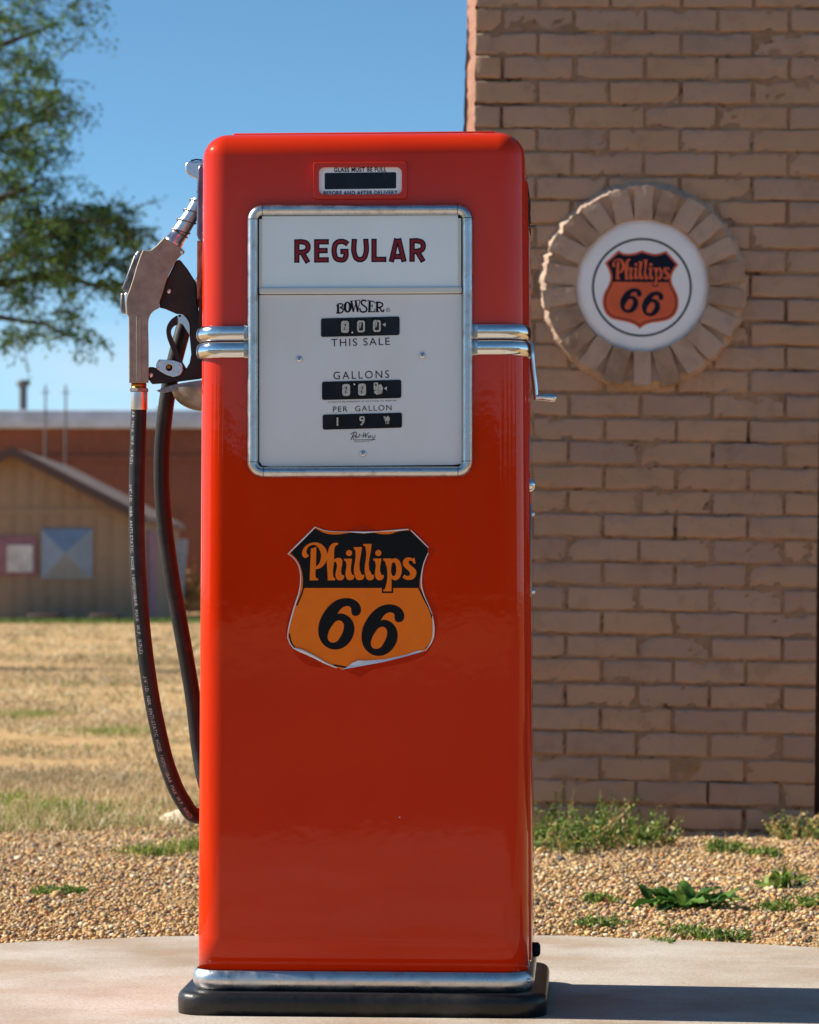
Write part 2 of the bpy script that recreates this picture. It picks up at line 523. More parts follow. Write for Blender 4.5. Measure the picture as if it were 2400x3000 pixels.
STUCCO = M('pale_stucco', lin(186, 140, 120), rough=0.85, spec=0.15, var=((8, lin(170, 124, 104), 0.45, 0.7), (40, lin(110, 80, 64), 0.66, 0.76, 0.8)), bump=((60, 0.5, 0.005),))
MORTAR = M('old_mortar', lin(172, 139, 114), rough=0.95, spec=0.1, var=((9, lin(152, 122, 98), 0.4, 0.6, 0.9), (7, lin(182, 138, 90), 0.55, 0.70, 0.7), (14, lin(84, 62, 48), 0.57, 0.66, 0.85)), bump=((50, 0.9, 0.02),))
RINGPAINT = M('pale_brick_paint', lin(188, 161, 141), rough=0.75, spec=0.25, var=((14, lin(160, 134, 114), 0.5, 0.72, 0.8), (60, lin(98, 72, 54), 0.70, 0.76, 0.7)), bump=((70, 0.5, 0.005),))
RINGPAINT2 = M('pale_brick_paint_warm', lin(172, 143, 120), rough=0.75, spec=0.25, var=((14, lin(140, 112, 90), 0.5, 0.72, 0.8), (60, lin(98, 72, 54), 0.69, 0.76, 0.7)), bump=((70, 0.5, 0.005),))
DARKWOOD = M('dark_boards', lin(96, 66, 52), rough=0.8, var=((6, lin(70, 46, 36), 0.4, 0.7, 1, (1, 1, .1)),))
ROOFTILE = M('old_shingles', lin(110, 88, 78), rough=0.85, var=((8, lin(80, 62, 55), 0.4, 0.7),), bump=((12, 0.6, 0.03),))
SHEDSIDING = M('tan_siding', lin(168, 139, 114), rough=0.8, var=((1.2, lin(152, 124, 100), 0.4, 0.7, .6), (5, lin(126, 96, 70), 0.62, 0.78, 0.7, (1, 1, .3))))
SHEDROOF = M('weathered_roof', lin(150, 124, 110), rough=0.8, var=((2, lin(112, 88, 76), 0.4, 0.7),))
FASCIA = M('dark_fascia', lin(88, 66, 62), rough=0.7)
TIN = M('tin_sheet', lin(150, 160, 176), rough=0.5, metal=0.75, var=((4, lin(140, 150, 165), 0.4, 0.7),), bump=((3, 0.15, 0.05),))
MAUVE = M('mauve_paint', lin(168, 118, 130), rough=0.7, var=((4, lin(140, 92, 104), 0.4, 0.7),))
PALEBOARD = M('pale_board', lin(232, 226, 222), rough=0.7, var=((3, lin(180, 170, 166), 0.4, 0.7),))
FARBRICK = M('far_brick', lin(140, 86, 66), rough=0.9, var=((0.6, lin(118, 70, 54), 0.4, 0.7), (7, lin(170, 98, 74), 0.55, 0.75, 0.7), (18, lin(100, 54, 42), 0.6, 0.75, 0.6)))
METALTRIM = M('pale_metal_trim', lin(212, 222, 240), rough=0.5, var=((1.5, lin(176, 182, 190), 0.4, 0.7),))
PIPE = M('dull_pipe', lin(92, 88, 86), rough=0.6, metal=0.4)
ROCK = M('pale_rock', lin(214, 196, 168), rough=0.85, var=((9, lin(186, 164, 134), 0.4, 0.7),), bump=((25, 0.5, 0.01),))

# ------------------------------------------------------------------ ground, concrete island
GZ = -0.014
mb = MB()
mb.add([(-900, -500, GZ), (900, -500, GZ), (900, 1500, GZ), (-900, 1500, GZ)], [(0, 1, 2, 3)], SOIL)
ground = mb.build('ground'); tag(ground, kind='structure')

ISL_C, ISL_R = (-0.07, 4.44), 1.76
mb = MB()
loop = []
for i in range(73):
    a = math.pi * i / 72
    rr = ISL_R + 0.004 * math.sin(i * 1.7) + 0.003 * math.sin(i * 4.1)
    loop.append((ISL_C[0] + rr * math.cos(a), ISL_C[1] + rr * math.sin(a)))
for i in range(37):
    a = math.pi + math.pi * i / 36
    loop.append((ISL_C[0] + ISL_R * math.cos(a), 3.1 + ISL_R * math.sin(a)))
n = len(loop)
mb.add([(x, y, 0) for x, y in loop] + [(x, y, -0.12) for x, y in loop],
       [list(range(n))] + [[i, n + i, n + (i + 1) % n, (i + 1) % n] for i in range(n)], CONCRETE)
island = mb.build('pavement', bevel=0.006, seg=2); tag(island, kind='structure')

mb = MB()
mb.add([(-60, -16, GZ + .004), (60, -16, GZ + .004), (60, 3.4, GZ + .004), (-60, 3.4, GZ + .004)], [(0, 1, 2, 3)], DRIVE)
drive = mb.build('driveway'); tag(drive, kind='structure')  # unseen dark drive, added to cut ground bounce and reflection on the pump

# unseen tree line behind the camera, added as the skyline paint and chrome mirror
V = []; nh = 220
for i in range(nh):
    a = -1.35 + 2.7 * i / (nh - 1)
    h = 4.6 + 0.9 * math.sin(i * .21) + 0.6 * math.sin(i * .53 + 1) + 0.4 * math.sin(i * 1.7) + random.uniform(-.25, .25)
    for rr, hh in ((52, GZ - .05), (53, h * .7), (56, h), (75, h * .8), (100, GZ - .05)):
        V.append((rr * math.sin(a), -rr * math.cos(a), hh))
mb = MB(); mb.add(V, [(i * 5 + k, i * 5 + k + 1, (i + 1) * 5 + k + 1, (i + 1) * 5 + k) for i in range(nh - 1) for k in range(4)], WOODED, True)
tree_line = mb.build('tree_line'); tag(tree_line, kind='structure')

def in_island(x, y, pad=0.0):
    r = ISL_R + pad
    return np.where(y > ISL_C[1], (x - ISL_C[0]) ** 2 + (y - ISL_C[1]) ** 2 < r * r, np.abs(x - ISL_C[0]) < r)

def wob(x, y, s, ph=0.0):
    return (np.sin(x * s + 1.3 * np.sin(y * s * 0.7 + ph) + ph) + np.sin(y * s * 1.31 + 1.7 * np.sin(x * s * 0.9 - ph)) + np.sin((x + y) * s * 0.57 + ph * 2)) / 3

# gravel: separate pebbles, one uncountable mass
def gravel():
    N = 295000
    x = rng.uniform(-3.0, 3.1, N); y = 4.0 + 5.4 * np.sqrt(rng.uniform(0, 1, N)) * 1.0
    edge_l = 8.75 + 0.28 * wob(x, y, 3.0) + 0.12 * wob(x, y, 11.0, 2)
    fade = np.clip((edge_l - y) / 0.5 + rng.uniform(0, 1, N) * 0.6, 0, 1)
    keep = (~in_island(x, y, 0.004)) & (fade > 0.35)
    keep &= ~((wob(x, y, 5.0, 4.0) > 0.62) & (rng.uniform(0, 1, N) < 0.5))
    keep &= ~((x > 0.14) & (y > 8.62))
    x, y = x[keep], y[keep]; n = len(x)
    bm = bmesh.new(); bmesh.ops.create_icosphere(bm, subdivisions=1, radius=1)
    bv = np.array([v.co[:] for v in bm.verts]); bf = np.array([[v.index for v in f.verts] for f in bm.faces]); bm.free()
    r = 0.0024 + 0.0037 * rng.beta(1.3, 3.8, n) * 1.9
    big = rng.uniform(0, 1, n) < 0.012
    r[big] *= 1.7
    sc = np.stack([rng.uniform(0.8, 1.35, n), rng.uniform(0.8, 1.35, n), rng.uniform(0.42, 0.85, n)], 1) * r[:, None]
    lump = 1 + rng.normal(0, 0.13, (n, len(bv)))
    V = bv[None] * lump[:, :, None] * sc[:, None, :]
    a = rng.uniform(0, 6.283, n); t = rng.normal(0, 0.35, n)
    ct, st = np.cos(t)[:, None], np.sin(t)[:, None]
    Y2 = V[:, :, 1] * ct - V[:, :, 2] * st; Z2 = V[:, :, 1] * st + V[:, :, 2] * ct
    ca, sa = np.cos(a)[:, None], np.sin(a)[:, None]
    X3 = V[:, :, 0] * ca - Y2 * sa; Y3 = V[:, :, 0] * sa + Y2 * ca
    z0 = GZ + r * rng.uniform(0.1, 0.9, n) + 0.010 * np.clip(wob(x, y, 7.0) + 0.3, 0, 1)
    V = np.stack([X3 + x[:, None], Y3 + y[:, None], Z2 + z0[:, None]], 2)
    pal = np.array([lin(200, 166, 112), lin(180, 146, 98), lin(210, 182, 136), lin(160, 124, 84), lin(190, 142, 92), lin(156, 138, 112), lin(112, 100, 90), lin(222, 204, 172), lin(186, 136, 110), lin(84, 80, 80)])
    w = np.array([.17, .14, .14, .12, .10, .10, .07, .06, .06, .04])
    c = pal[rng.choice(len(pal), n, p=w)] * rng.uniform(0.82, 1.2, (n, 1))
    F = (bf[None] + (np.arange(n) * len(bv))[:, None, None]).reshape(-1, 3)
    o = np_mesh('gravel', V.reshape(-1, 3), F, [GRAVEL], colors=np.repeat(c, len(bv), 0), smooth=True)
    tag(o, 'brown and tan pea gravel between the concrete and the brick wall', 'gravel', kind='stuff')
gravel()

def blades(name, x, y, h, wdt, lean, col, mat, z=GZ, droop=0.5):
    """thin bent blades"""
    n = len(x)
    a = rng.uniform(0, 6.283, n); dx, dy = np.cos(a), np.sin(a)
    px, py = -dy * wdt / 2, dx * wdt / 2
    ln = np.clip(lean, 0, 1.5)
    mx, my, mz = x + dx * np.sin(ln * .6) * h * .5, y + dy * np.sin(ln * .6) * h * .5, z + np.cos(ln * .6) * h * .5
    l2 = np.clip(ln + droop, 0, 1.75)
    tx, ty, tz = mx + dx * np.sin(l2) * h * .5, my + dy * np.sin(l2) * h * .5, np.maximum(mz + np.cos(l2) * h * .5, z + 0.003)
    zz = np.broadcast_to(z, x.shape)
    V = np.stack([np.stack([x - px, y - py, zz], 1), np.stack([x + px, y + py, zz], 1),
                  np.stack([mx + px * .8, my + py * .8, mz], 1), np.stack([mx - px * .8, my - py * .8, mz], 1),
                  np.stack([tx, ty, tz], 1)], 1)
    b = (np.arange(n) * 5)[:, None]
    F = np.concatenate([b + np.array([[0, 1, 2]]), b + np.array([[0, 2, 3]]), b + np.array([[3, 2, 4]])], 0)
    return np_mesh(name, V.reshape(-1, 3), F, [mat], colors=np.repeat(col, 5, 0))

def straw_colors(n, green):
    pal = np.array([lin(234, 212, 170), lin(220, 194, 148), lin(208, 182, 138), lin(240, 226, 194), lin(160, 134, 102)])
    c = pal[rng.integers(0, 5, n)] * rng.uniform(0.8, 1.1, (n, 1))
    gp = np.array([lin(128, 142, 74), lin(148, 156, 84), lin(104, 124, 64), lin(162, 158, 96)])
    g = gp[rng.integers(0, 4, n)] * rng.uniform(0.75, 1.1, (n, 1))
    m = (rng.uniform(0, 1, n) < green)[:, None]
    return np.where(m, g, c)

def lawn():
    X, Y, H, W, Ln, C = [], [], [], [], [], []; tone_l = []
    # near band in front of the gravel edge, then the field behind it
    for (y0, y1, N, h0, h1, w) in ((8.4, 10.2, 12000, 0.05, 0.11, 0.003), (8.35, 11.5, 95000, 0.018, 0.060, 0.0028), (11.0, 17, 84000, 0.02, 0.05, 0.0045), (16, 30, 62000, 0.02, 0.06, 0.009), (28, 54, 36000, 0.03, 0.08, 0.02)):
        y = rng.uniform(y0, y1, N); x = np.where(rng.uniform(0, 1, N) < .72, rng.uniform(-0.185, 0.06, N), rng.uniform(-0.40, -0.185, N)) * y
        x = np.where(y < 9.4, np.where(rng.uniform(0, 1, N) < .75, rng.uniform(-1.9, 0.12, N), rng.uniform(-3.2, -1.9, N)), x)
        d = wob(x, y, 2.2, 1) + 0.6 * wob(x, y, 6.1, 3)
        edge = 8.62 + 0.22 * wob(x, y, 3.0) + 0.15 * wob(x, y, 9.0, 5)
        k = (rng.uniform(-0.9, 0.9, N) < 1.3 * d + 0.1) & (y > edge)
        k &= ~((x > 0.12) & (y < 11))
        x, y, d = x[k], y[k], d[k]; n = len(x)
        gr = np.clip(0.10 + 0.22 * (y < 9.9) + 0.55 * np.clip(wob(x, y * 0.8, 2.3, 7) - 0.10, 0, 1) + 0.3 * (np.abs(y - 8.95) < 0.35) * (rng.uniform(0, 1, n) < .6), 0, .8)
        gr = np.where(y > 50, 0.8, gr)
        tone = (0.86 + 0.16 * wob(x, y * .6, 1.7, 9) + 0.12 * wob(x, y * .5, 5.3, 2) - 0.30 * (np.abs(y - 27.5 - .5 * wob(x, y, .8)) < .9) * (x > -3.2))[:, None]  # includes a dark band: a rut's shadow painted into the blade colours
        tone_l.append(tone)
        X.append(x); Y.append(y); H.append(rng.uniform(h0, h1, n)); W.append(np.full(n, w) * rng.uniform(.6, 1.4, n))
        Ln.append(np.abs(rng.normal(1.1, 0.4, n))); C.append(straw_colors(n, gr))
    cat = np.concatenate
    o = blades('dry_grass', cat(X), cat(Y), cat(H), cat(W), cat(Ln), cat(C) * np.clip(cat(tone_l), .4, 1.15), STRAW)
    tag(o, 'dry straw coloured lawn with green patches on the left', 'grass', kind='stuff')
    # greener strip along the foot of the far buildings
    N = 9000
    y = rng.uniform(51.5, 54.4, N); x = rng.uniform(-9, 1.5, N)
    gp = np.array([lin(96, 122, 56), lin(116, 134, 66), lin(84, 106, 50)])
    o = blades('green_grass', x, y, rng.uniform(.04, .10, N), np.full(N, .03), np.abs(rng.normal(.4, .3, N)), gp[rng.integers(0, 3, N)], STRAW)
    tag(o, 'green grass strip along the foot of the tan shed', 'grass', kind='stuff')
    # sparse dry litter in the gravel and along the foot of the brick wall
    N = 13000
    y = rng.uniform(6.0, 8.68, N); x = rng.uniform(-1.4, 1.6, N)
    dens = np.where(x > 0.1, np.clip((y - 7.95) * .8, 0.02, .6), np.clip((y - 7.75) * 1.1, 0.02, 1))
    dens = dens + 0.2 * (wob(x, y, 5.0, 4.0) > 0.6) + 0.25 * ((x > 0.5) & (y < 6.5))
    k = (rng.uniform(0, 1, N) < dens) & ~in_island(x, y, .01)
    x, y = x[k], y[k]; n = len(x)
    o = blades('dry_litter', x, y, rng.uniform(.015, .05, n), np.full(n, .0022), np.abs(rng.normal(.9, .4, n)), straw_colors(n, 0.18), STRAW, z=GZ + .004)
    tag(o, 'thin dry grass stems scattered through the gravel', 'dry grass', kind='stuff')
lawn()

# ------------------------------------------------------------------ lettering of the shield, traced outlines (photograph pixels)
def fr(pts, x0, y0, s):
    return [((p[0] / s + x0, p[1] / s + y0) + tuple(p[2:])) for p in pts]
fA = lambda p: fr(p, 880, 1585, 9.583)
fB = lambda p: fr(p, 1050, 1585, 9.583)
fC = lambda p: fr(p, 920, 1740, 6.161)
WORD = [
    [spl(fA([(298,215,1),(452,165,1),(440,715,1),(500,670),(545,600),(575,500),(582,370),(550,270),(500,180),(430,120),(350,108),(270,135),(210,190),(180,260),(175,320),(195,365),(235,405),(205,450),(150,475),(100,460),(60,410),(48,340),(75,240),(150,140),(270,65),(390,40),(500,50),(600,95),(690,180),(745,300),(755,440),(720,580),(650,690),(560,760),(435,795,1),(430,990),(445,1035),(510,1060,1),(500,1105,1),(262,1105,1)]))],
    [spl(fA([(772,1105,1),(805,200),(840,130),(900,75),(980,48),(1068,55,1),(1055,108,1),(1000,130),(970,170),(958,230),(948,525,1),(1010,485),(1080,470),(1145,490),(1180,550),(1180,620),(1165,930),(1185,960),(1225,955,1),(1235,1000),(1215,1065),(1130,1105),(1050,1090),(1005,1030),(1015,620),(990,580),(955,590),(945,640),(925,960),(940,1020),(985,1058,1),(975,1105,1)]))],
    [spl(fA([(1228,498,1),(1450,495,1),(1450,930),(1465,955),(1500,945,1),(1518,985),(1490,1065),(1400,1100),(1320,1080),(1285,1020),(1285,600),(1270,565),(1228,545,1)]))],
    [fA(circle(1370, 338, 85, n=24))],
    [spl(fB([(-129,172,1),(100,168,1),(88,930),(105,955),(150,935,1),(168,985),(140,1065),(50,1100),(-40,1080),(-80,1020),(-80,300),(-90,250),(-129,215,1)]))],
    [spl(fB([(138,82,1),(375,82,1),(372,930),(390,950),(432,940,1),(445,985),(420,1065),(330,1103),(245,1075),(210,1000),(208,200),(195,155),(138,130,1)]))],
    [spl(fB([(420,492,1),(648,490,1),(648,935),(665,955),(705,945,1),(717,985),(690,1065),(595,1103),(515,1070),(480,1000),(480,610),(460,560),(420,545,1)]))],
    [fB(circle(562, 335, 86, n=24))],
    [spl(fB([(700,490,1),(930,490,1),(932,520,1),(985,490),(1060,485),(1150,550),(1205,680),(1222,820),(1195,960),(1130,1065),(1040,1105),(980,1090),(932,1050,1),(932,1412,1),(705,1412,1),(705,1365,1),(745,1345),(765,1290),(765,620),(745,570),(700,545,1)])),
     spl(fB([(932,700),(950,625),(990,590),(1030,620),(1060,720),(1065,830),(1045,930),(995,985),(950,965),(932,920)]))],
    [spl(fB([(1580,470,1),(1608,630,1),(1555,630,1),(1520,575),(1460,545),(1415,570),(1425,630),(1480,690),(1570,760),(1625,840),(1630,920),(1590,1020),(1510,1080),(1400,1092),(1300,1065),(1238,1020,1),(1300,940,1),(1350,975),(1410,980),(1450,940),(1440,870),(1380,810),(1300,735),(1255,660),(1250,590),(1280,520),(1350,470),(1440,460),(1520,485)]))],
]
SIX_O = [(590,75),(700,95),(790,150),(840,230),(850,300),(820,370),(750,398),(695,375),(675,310),(670,255),(620,220),(540,232),(470,290),(425,362,1),(500,355),(600,390),(690,480),(730,600),(720,720),(660,850),(560,950),(440,1000),(310,995),(190,930),(110,820),(78,680),(95,520),(160,370),(270,220),(420,110)]
SIX_I = [(450,478),(510,500),(540,560),(530,660),(480,770),(410,860),(340,880),(275,855),(247,790),(265,690),(330,570),(390,500)]
def six(dx, dy):
    mv = lambda L: [(p[0] + dx, p[1] + dy) + tuple(p[2:]) for p in L]
    return [spl(fC(mv(SIX_O))), spl(fC(mv(SIX_I)))]
SIXES = [six(0, 0), six(781, 114)]

# ------------------------------------------------------------------ the pump
PX, PY, PYAW = -0.0812, 5.045, R(-3.3)
pump = empty('gas_pump', (PX, PY, 0), (0, 0, PYAW))
tag(pump, 'tall glossy red vintage fuel pump with white dial face standing on the concrete', 'gas pump')
PM = Matrix.Translation((PX, PY, 0)) @ Matrix.Rotation(PYAW, 4, 'Z')
PMI = PM.inverted()
def loc(px, py, d=0.0):
    """pump-local point on the plane y = d seen at that photograph pixel"""
    o = PMI @ CAM; v = PMI.to_3x3() @ ray(px, py)
    t = (d - o.y) / v.y
    return o + v * t
def flat(d):
    return lambda u, v: loc(u, v, d)
def solid(u, v, d):
    return loc(u, v, d)

HW_B = 0.2812; HW_T = 0.2752      # half widths, bottom and top
DEPTH = 0.40
Z0 = loc(1066, 2848).z            # foot of the red shell
ZT = loc(1066, 384, 0.02).z       # crown
RC = 0.044

def section(hw, y0, y1, r, n=10):
    out = []
    for cx, cy, a0 in ((hw - r, y0 + r, -90), (hw - r, y1 - r, 0), (-hw + r, y1 - r, 90), (-hw + r, y0 + r, 180)):
        for k in range(n + 1):
            a = R(a0 + 90 * k / n); out.append((cx + r * math.cos(a), cy + r * math.sin(a)))
    return out

def loft(mb, rings, mat, cap_top=True, cap_bottom=True, smooth=True):
    n = len(rings[0]); vs = [p for r in rings for p in r]; fs = []
    for i in range(len(rings) - 1):
        for k in range(n):
            a, b = i * n + k, i * n + (k + 1) % n
            fs.append((a, b, b + n, a + n))
    if cap_top: fs.append([len(vs) - n + k for k in range(n)])
    if cap_bottom: fs.append(list(range(n))[::-1])
    mb.add(vs, fs, mat, smooth)

# body shell
mb = MB(); rings = []
zs = [Z0 + (ZT - RC - Z0) * k / 24 for k in range(25)]
for z in zs:
    t = (z - Z0) / (ZT - Z0); hw = HW_B + (HW_T - HW_B) * t
    rings.append([(x, y, z) for x, y in section(hw, 0, DEPTH, RC)])
for k in range(1, 13):
    a = R(90 * k / 12); ins = RC * (1 - math.cos(a)) * 0.985; z = ZT - RC + RC * math.sin(a) * 0.96
    rings.append([(x, y, z) for x, y in section(HW_T - ins, ins, DEPTH - ins, max(RC - ins, 0.0005))])
loft(mb, rings, RED)
mb.build('body', pump)
# shallow crown on top of the shell
mb = MB()
mb.box(-HW_T + 0.05, HW_T - 0.05, 0.05, DEPTH - 0.05, ZT - 0.004, ZT + 0.003, RED, r=0.003)
mb.build('crown', pump)

# right-hand side door and its fittings
xr = lambda z: HW_B + (HW_T - HW_B) * (z - Z0) / (ZT - Z0)
mb = MB()
bm = bmesh.new(); bmesh.ops.create_cube(bm, size=1)
for v in bm.verts:
    z = Z0 + 0.012 if v.co.z < 0 else loc(1540, 512).z
    y = 0.075 if v.co.y < 0 else 0.36
    x = xr(z) + (0.0045 if v.co.x > 0 else -0.01)
    v.co = (x, y, z)
bmesh.ops.bevel(bm, geom=bm.edges[:], offset=0.003, segments=2, profile=0.5, affect='EDGES')
mb.bm(bm, RED, True)
# vent slots near the top of the door
door = mb.build('side_door', pump, autosmooth=40)
for k, (ya, yb) in enumerate(((570, 596), (610, 634), (642, 668))):
    mb = MB(); za, zb = loc(1545, ya, .2).z, loc(1545, yb, .2).z
    mb.box(xr(za) + 0.003, xr(za) + 0.0052, 0.09, 0.32, zb, za, INK)
    mb.build('vent_slot', door)
mb = MB()
p = loc(1560, 664, 0.15)
mb.tube([p + Vector((-0.012, 0, 0)), p + Vector((0.007, 0, 0))], 0.0024, 10, STEEL)
mb.build('peg', pump)
# flat metal strip with two bolts
mb = MB(); za, zb = loc(1550, 1750, .1).z, loc(1550, 1476, .1).z
mb.box(xr(za) + 0.003, xr(za) + 0.0075, 0.095, 0.125, za, zb, STEEL, r=0.001)
for y_ in (1505, 1733):
    zc = loc(1550, y_, .1).z
    mb.lathe([(0.0, 0.0135), (0.0035, 0.0125), (0.005, 0.009), (0.005, 0.006)], (xr(zc), 0.11, zc), (1, 0, 0), 10, ALLOY)
mb.build('hinge_strip', pump)
mb = MB(); zc = loc(1550, 1421, .11).z
mb.lathe([(0.0, 0.0150), (0.005, 0.0140), (0.011, 0.0095), (0.012, 0.004), (0.012, 0.0)], (xr(zc), 0.11, zc), (1, 0, 0), 18, CHROME)
mb.build('door_lock', pump)
mb = MB(); za, zb = loc(1550, 1385, .11).z, loc(1550, 1275, .11).z
mb.box(xr(za) + 0.003, xr(za) + 0.0065, 0.1, 0.12, za, zb, STEEL, r=0.001)
mb.build('latch_strip', pump)
mb = MB(); zc = loc(1565, 2792, .1).z
mb.lathe([(0.0, 0.0165), (0.008, 0.0160), (0.0125, 0.0125), (0.0128, 0.004), (0.0115, 0.0)], (xr(zc) + 0.002, 0.15, zc), (1, 0, 0), 20, INK)
mb.build('plug', pump)
# crank handle
mb = MB(); D = 0.17
q = lambda x, y, d=D: loc(x, y, d)
mb.tube([q(1556, 1000) + Vector((-0.012, 0, -0.006)), q(1558, 1006), q(1558, 1040), q(1562, 1080), q(1569, 1135), q(1571, 1172)],
        [0.0035, 0.005, 0.0052, 0.0048, 0.0046, 0.0042], 12, CHROME)
mb.tube([q(1571, 1164), q(1590, 1164), q(1612, 1165), q(1625, 1166), q(1630, 1167)], [0.0055, 0.0058, 0.0072, 0.0068, 0.003], 12, CHROME)
mb.build('crank_handle', pump)

# base plinth
mb = MB(); rings = []
zb = loc(1066, 2905).z
BW, BY0, BY1 = 0.3125, -0.036, 0.432
for z, ins in ((0.0, 0.001), (zb - 0.014, 0.0), (zb - 0.008, 0.0012), (zb - 0.0035, 0.004), (zb - 0.001, 0.008), (zb + 0.0005, 0.015)):
    rings.append([(x, y, z) for x, y in section(BW - ins, BY0 + ins, BY1 - ins, 0.052 - ins, 8)])
loft(mb, rings, BLACKPAINT)
mb.build('base_plinth', pump)
# chrome kick band round the foot
def wrap_path(hw, y0, y1, r, xa=None, yend=None, n=12):
    """front line from xa, round the right corner, back to yend; mirror for the other side"""
    P = [(Vector((xa, y0, 0)), Vector((0, -1, 0)))] if xa is not None else []
    for k in range(n + 1):
        a = R(-90 + 90 * k / n)
        P.append((Vector((hw - r + r * math.cos(a), y0 + r + r * math.sin(a), 0)), Vector((math.cos(a), math.sin(a), 0))))
    if yend: P.append((Vector((hw, yend, 0)), Vector((1, 0, 0))))
    return P
mb = MB()
za, zc = zb + 0.0005, loc(1066, 2846).z
half = wrap_path(HW_B, 0, DEPTH, RC, 0.0, 0.395)
full = [(Vector((-p.x, p.y, 0)), Vector((-o.x, o.y, 0))) for p, o in half[::-1]][:-1] + half
prof = []
for k in range(13):
    a = math.pi * k / 12
    prof.append((0.002 + 0.0075 * math.sin(a) ** 0.6, za + (zc - za) * k / 12))
mb.sweep([(p, o, Vector((0, 0, 1))) for p, o in full], prof, DULLCHROME)
kick = mb.build('kick_band', pump)
for sx, px_ in ((1, 0.010),):
    mb = MB(); a = R(-35)
    c = Vector((HW_B - RC + RC * math.cos(a), RC + RC * math.sin(a), (za + zc) / 2 + .002)); o_ = Vector((math.cos(a), math.sin(a), 0))
    mb.lathe([(0.0, 0.0135), (0.0025, 0.013), (0.004, 0.0105), (0.004, 0.007)], c, o_, 12, ALLOY)
    mb.build('screw', kick)

# paired chrome trim bands
def band(side, ya, yb, xin):
    mb = MB()
    z1, z0 = loc(xin, ya).z, loc(xin, yb).z
    hw = xr(z0)
    half = wrap_path(hw, 0, DEPTH, RC, abs(loc(xin, ya).x), 0.10 if side > 0 else 0.2)
    if side < 0: half = [(Vector((-p.x, p.y, 0)), Vector((-o.x, o.y, 0))) for p, o in half]
    prof = []
    for k in range(13):
        a = math.pi * k / 12
        prof.append((0.0005 + 0.0095 * math.sin(a) ** 0.75, z0 + (z1 - z0) * (0.5 - 0.5 * math.cos(a))))
    path = [(p, o, Vector((0, 0, 1))) for p, o in half]
    mb.sweep(path, prof, CHROME)
    # mitred inner end
    zm = (z0 + z1) / 2
    p, o, d = path[0]; u = Vector((side * -0.009, 0, 0))
    n = len(prof)
    A = [p + o * a + d * b for a, b in prof]; B = [p + u + o * 0.0008 + d * (b) for a, b in prof]
    mb.add(A + B, [(i, i + 1, n + i + 1, n + i) for i in range(n - 1)], CHROME, True)
    mb.build('trim_band', pump)
band(-1, 953, 999, 716); band(-1, 1001, 1050, 716)
band(1, 948, 994, 1400); band(1, 996, 1042, 1400)

# display frame (bezel): half-round moulding on a rounded rectangle, tilted a touch
def bez_rect(x0, x1, y0, y1, r, skew=-0.0030, n=8):
    out = []
    for x, y in rrect(x0, x1, y0, y1, r, n): out.append((x, y + (x - 1056) * skew))
    return out
mb = MB()
loopc = bez_rect(742, 1370.5, 616, 1383, 30)
n = len(loopc); path = []
for i in range(n):
    a, b, c = loopc[i - 1], loopc[i], loopc[(i + 1) % n]
    A, B, C_ = loc(*a), loc(*b), loc(*c)
    t = (C_ - A).normalized(); side = Vector((t.z, 0, -t.x))
    if side.dot(B - loc(1056, 1000)) < 0: side = -side
    path.append((B, Vector((0, -1, 0)), side))
prof = [(0.0, 0.0093)] + [(0.0015 + 0.0125 * math.sin(math.pi * k / 12) ** 0.8, 0.0093 * math.cos(math.pi * k / 12)) for k in range(13)] + [(-0.001, -0.0093)]
mb.sweep(path, prof, DULLCHROME, closed=True)
bezel = mb.build('display_frame', pump)
# joint lines of the corner pieces
for (xa, ya, xb, yb) in ((771, 601.8, 771, 632), (1341, 599.5, 1341, 630), (727.5, 644, 758, 644), (1354.5, 640.5, 1385, 640.5),
                         (774, 1368, 774, 1398.5), (1343, 1366, 1343, 1396), (727.5, 1354, 758, 1354), (1354.5, 1351.5, 1385, 1351.5)):
    mb = MB()
    c = loc((xa + xb) / 2, (ya + yb) / 2)
    hor = abs(xa - xb) > 5
    P = []
    for k in range(13):
        a = math.pi * k / 12; s_ = 0.0094 * math.cos(a); o_ = 0.0019 + 0.0125 * math.sin(a) ** 0.8
        P.append(c + (Vector((s_, -o_, 0)) if hor else Vector((0, -o_, s_))))
    mb.tube(P, 0.0005, 5, INK)
    mb.build('joint', bezel)

# flat black sheet behind the faces, painted in for the shade of the gaps
mb = MB()
mb.shape([bez_rect(752, 1360, 625, 1374, 20)], flat(-0.0008), INK)
mb.build('gap_shade', pump)

# upper glass with REGULAR
def skewbox(x0, x1, y0, y1, sk):
    return [(x0, y0 + (x0 - 1056) * sk), (x1, y0 + (x1 - 1056) * sk), (x1, y1 + (x1 - 1056) * sk), (x0, y1 + (x0 - 1056) * sk)]
mb = MB()
SK = -0.005
mb.prism(skewbox(768, 1342, 632, 842, SK), solid, -0.0012, -0.0035, MILK)
fH = lambda p: fr(p, 700, 440, 2.396)
def sgn(x):                       # the word climbs a little to the right
    return -(x - 388) * 0.0088
REG = []
def letter_r(x):
    REG.append([(x + 19, 626), (x + 19, 791)])
    REG.append(spl([(x + 10, 645, 1), (x + 62, 645), (x + 88, 655), (x + 98, 680), (x + 88, 706), (x + 62, 716), (x + 10, 716, 1)], 6, False))
    REG.append([(x + 52, 712), (x + 98, 791)])
letter_r(388)
REG += [[(547, 626), (547, 791)], [(540, 645), (632, 645)], [(540, 707), (624, 707)], [(540, 772), (632, 772)]]
REG += [spl([(765, 664), (742, 648), (710, 644), (683, 656), (671, 685), (671, 730), (683, 762), (710, 773), (738, 770), (751, 748), (751, 708, 1)], 6, False), [(712, 714), (770, 714)]]
REG += [spl([(811, 626, 1), (811, 730), (825, 762), (851, 773), (877, 762), (891, 730), (891, 626, 1)], 6, False)]
REG += [[(949, 626), (949, 791)], [(942, 772), (1036, 772)]]
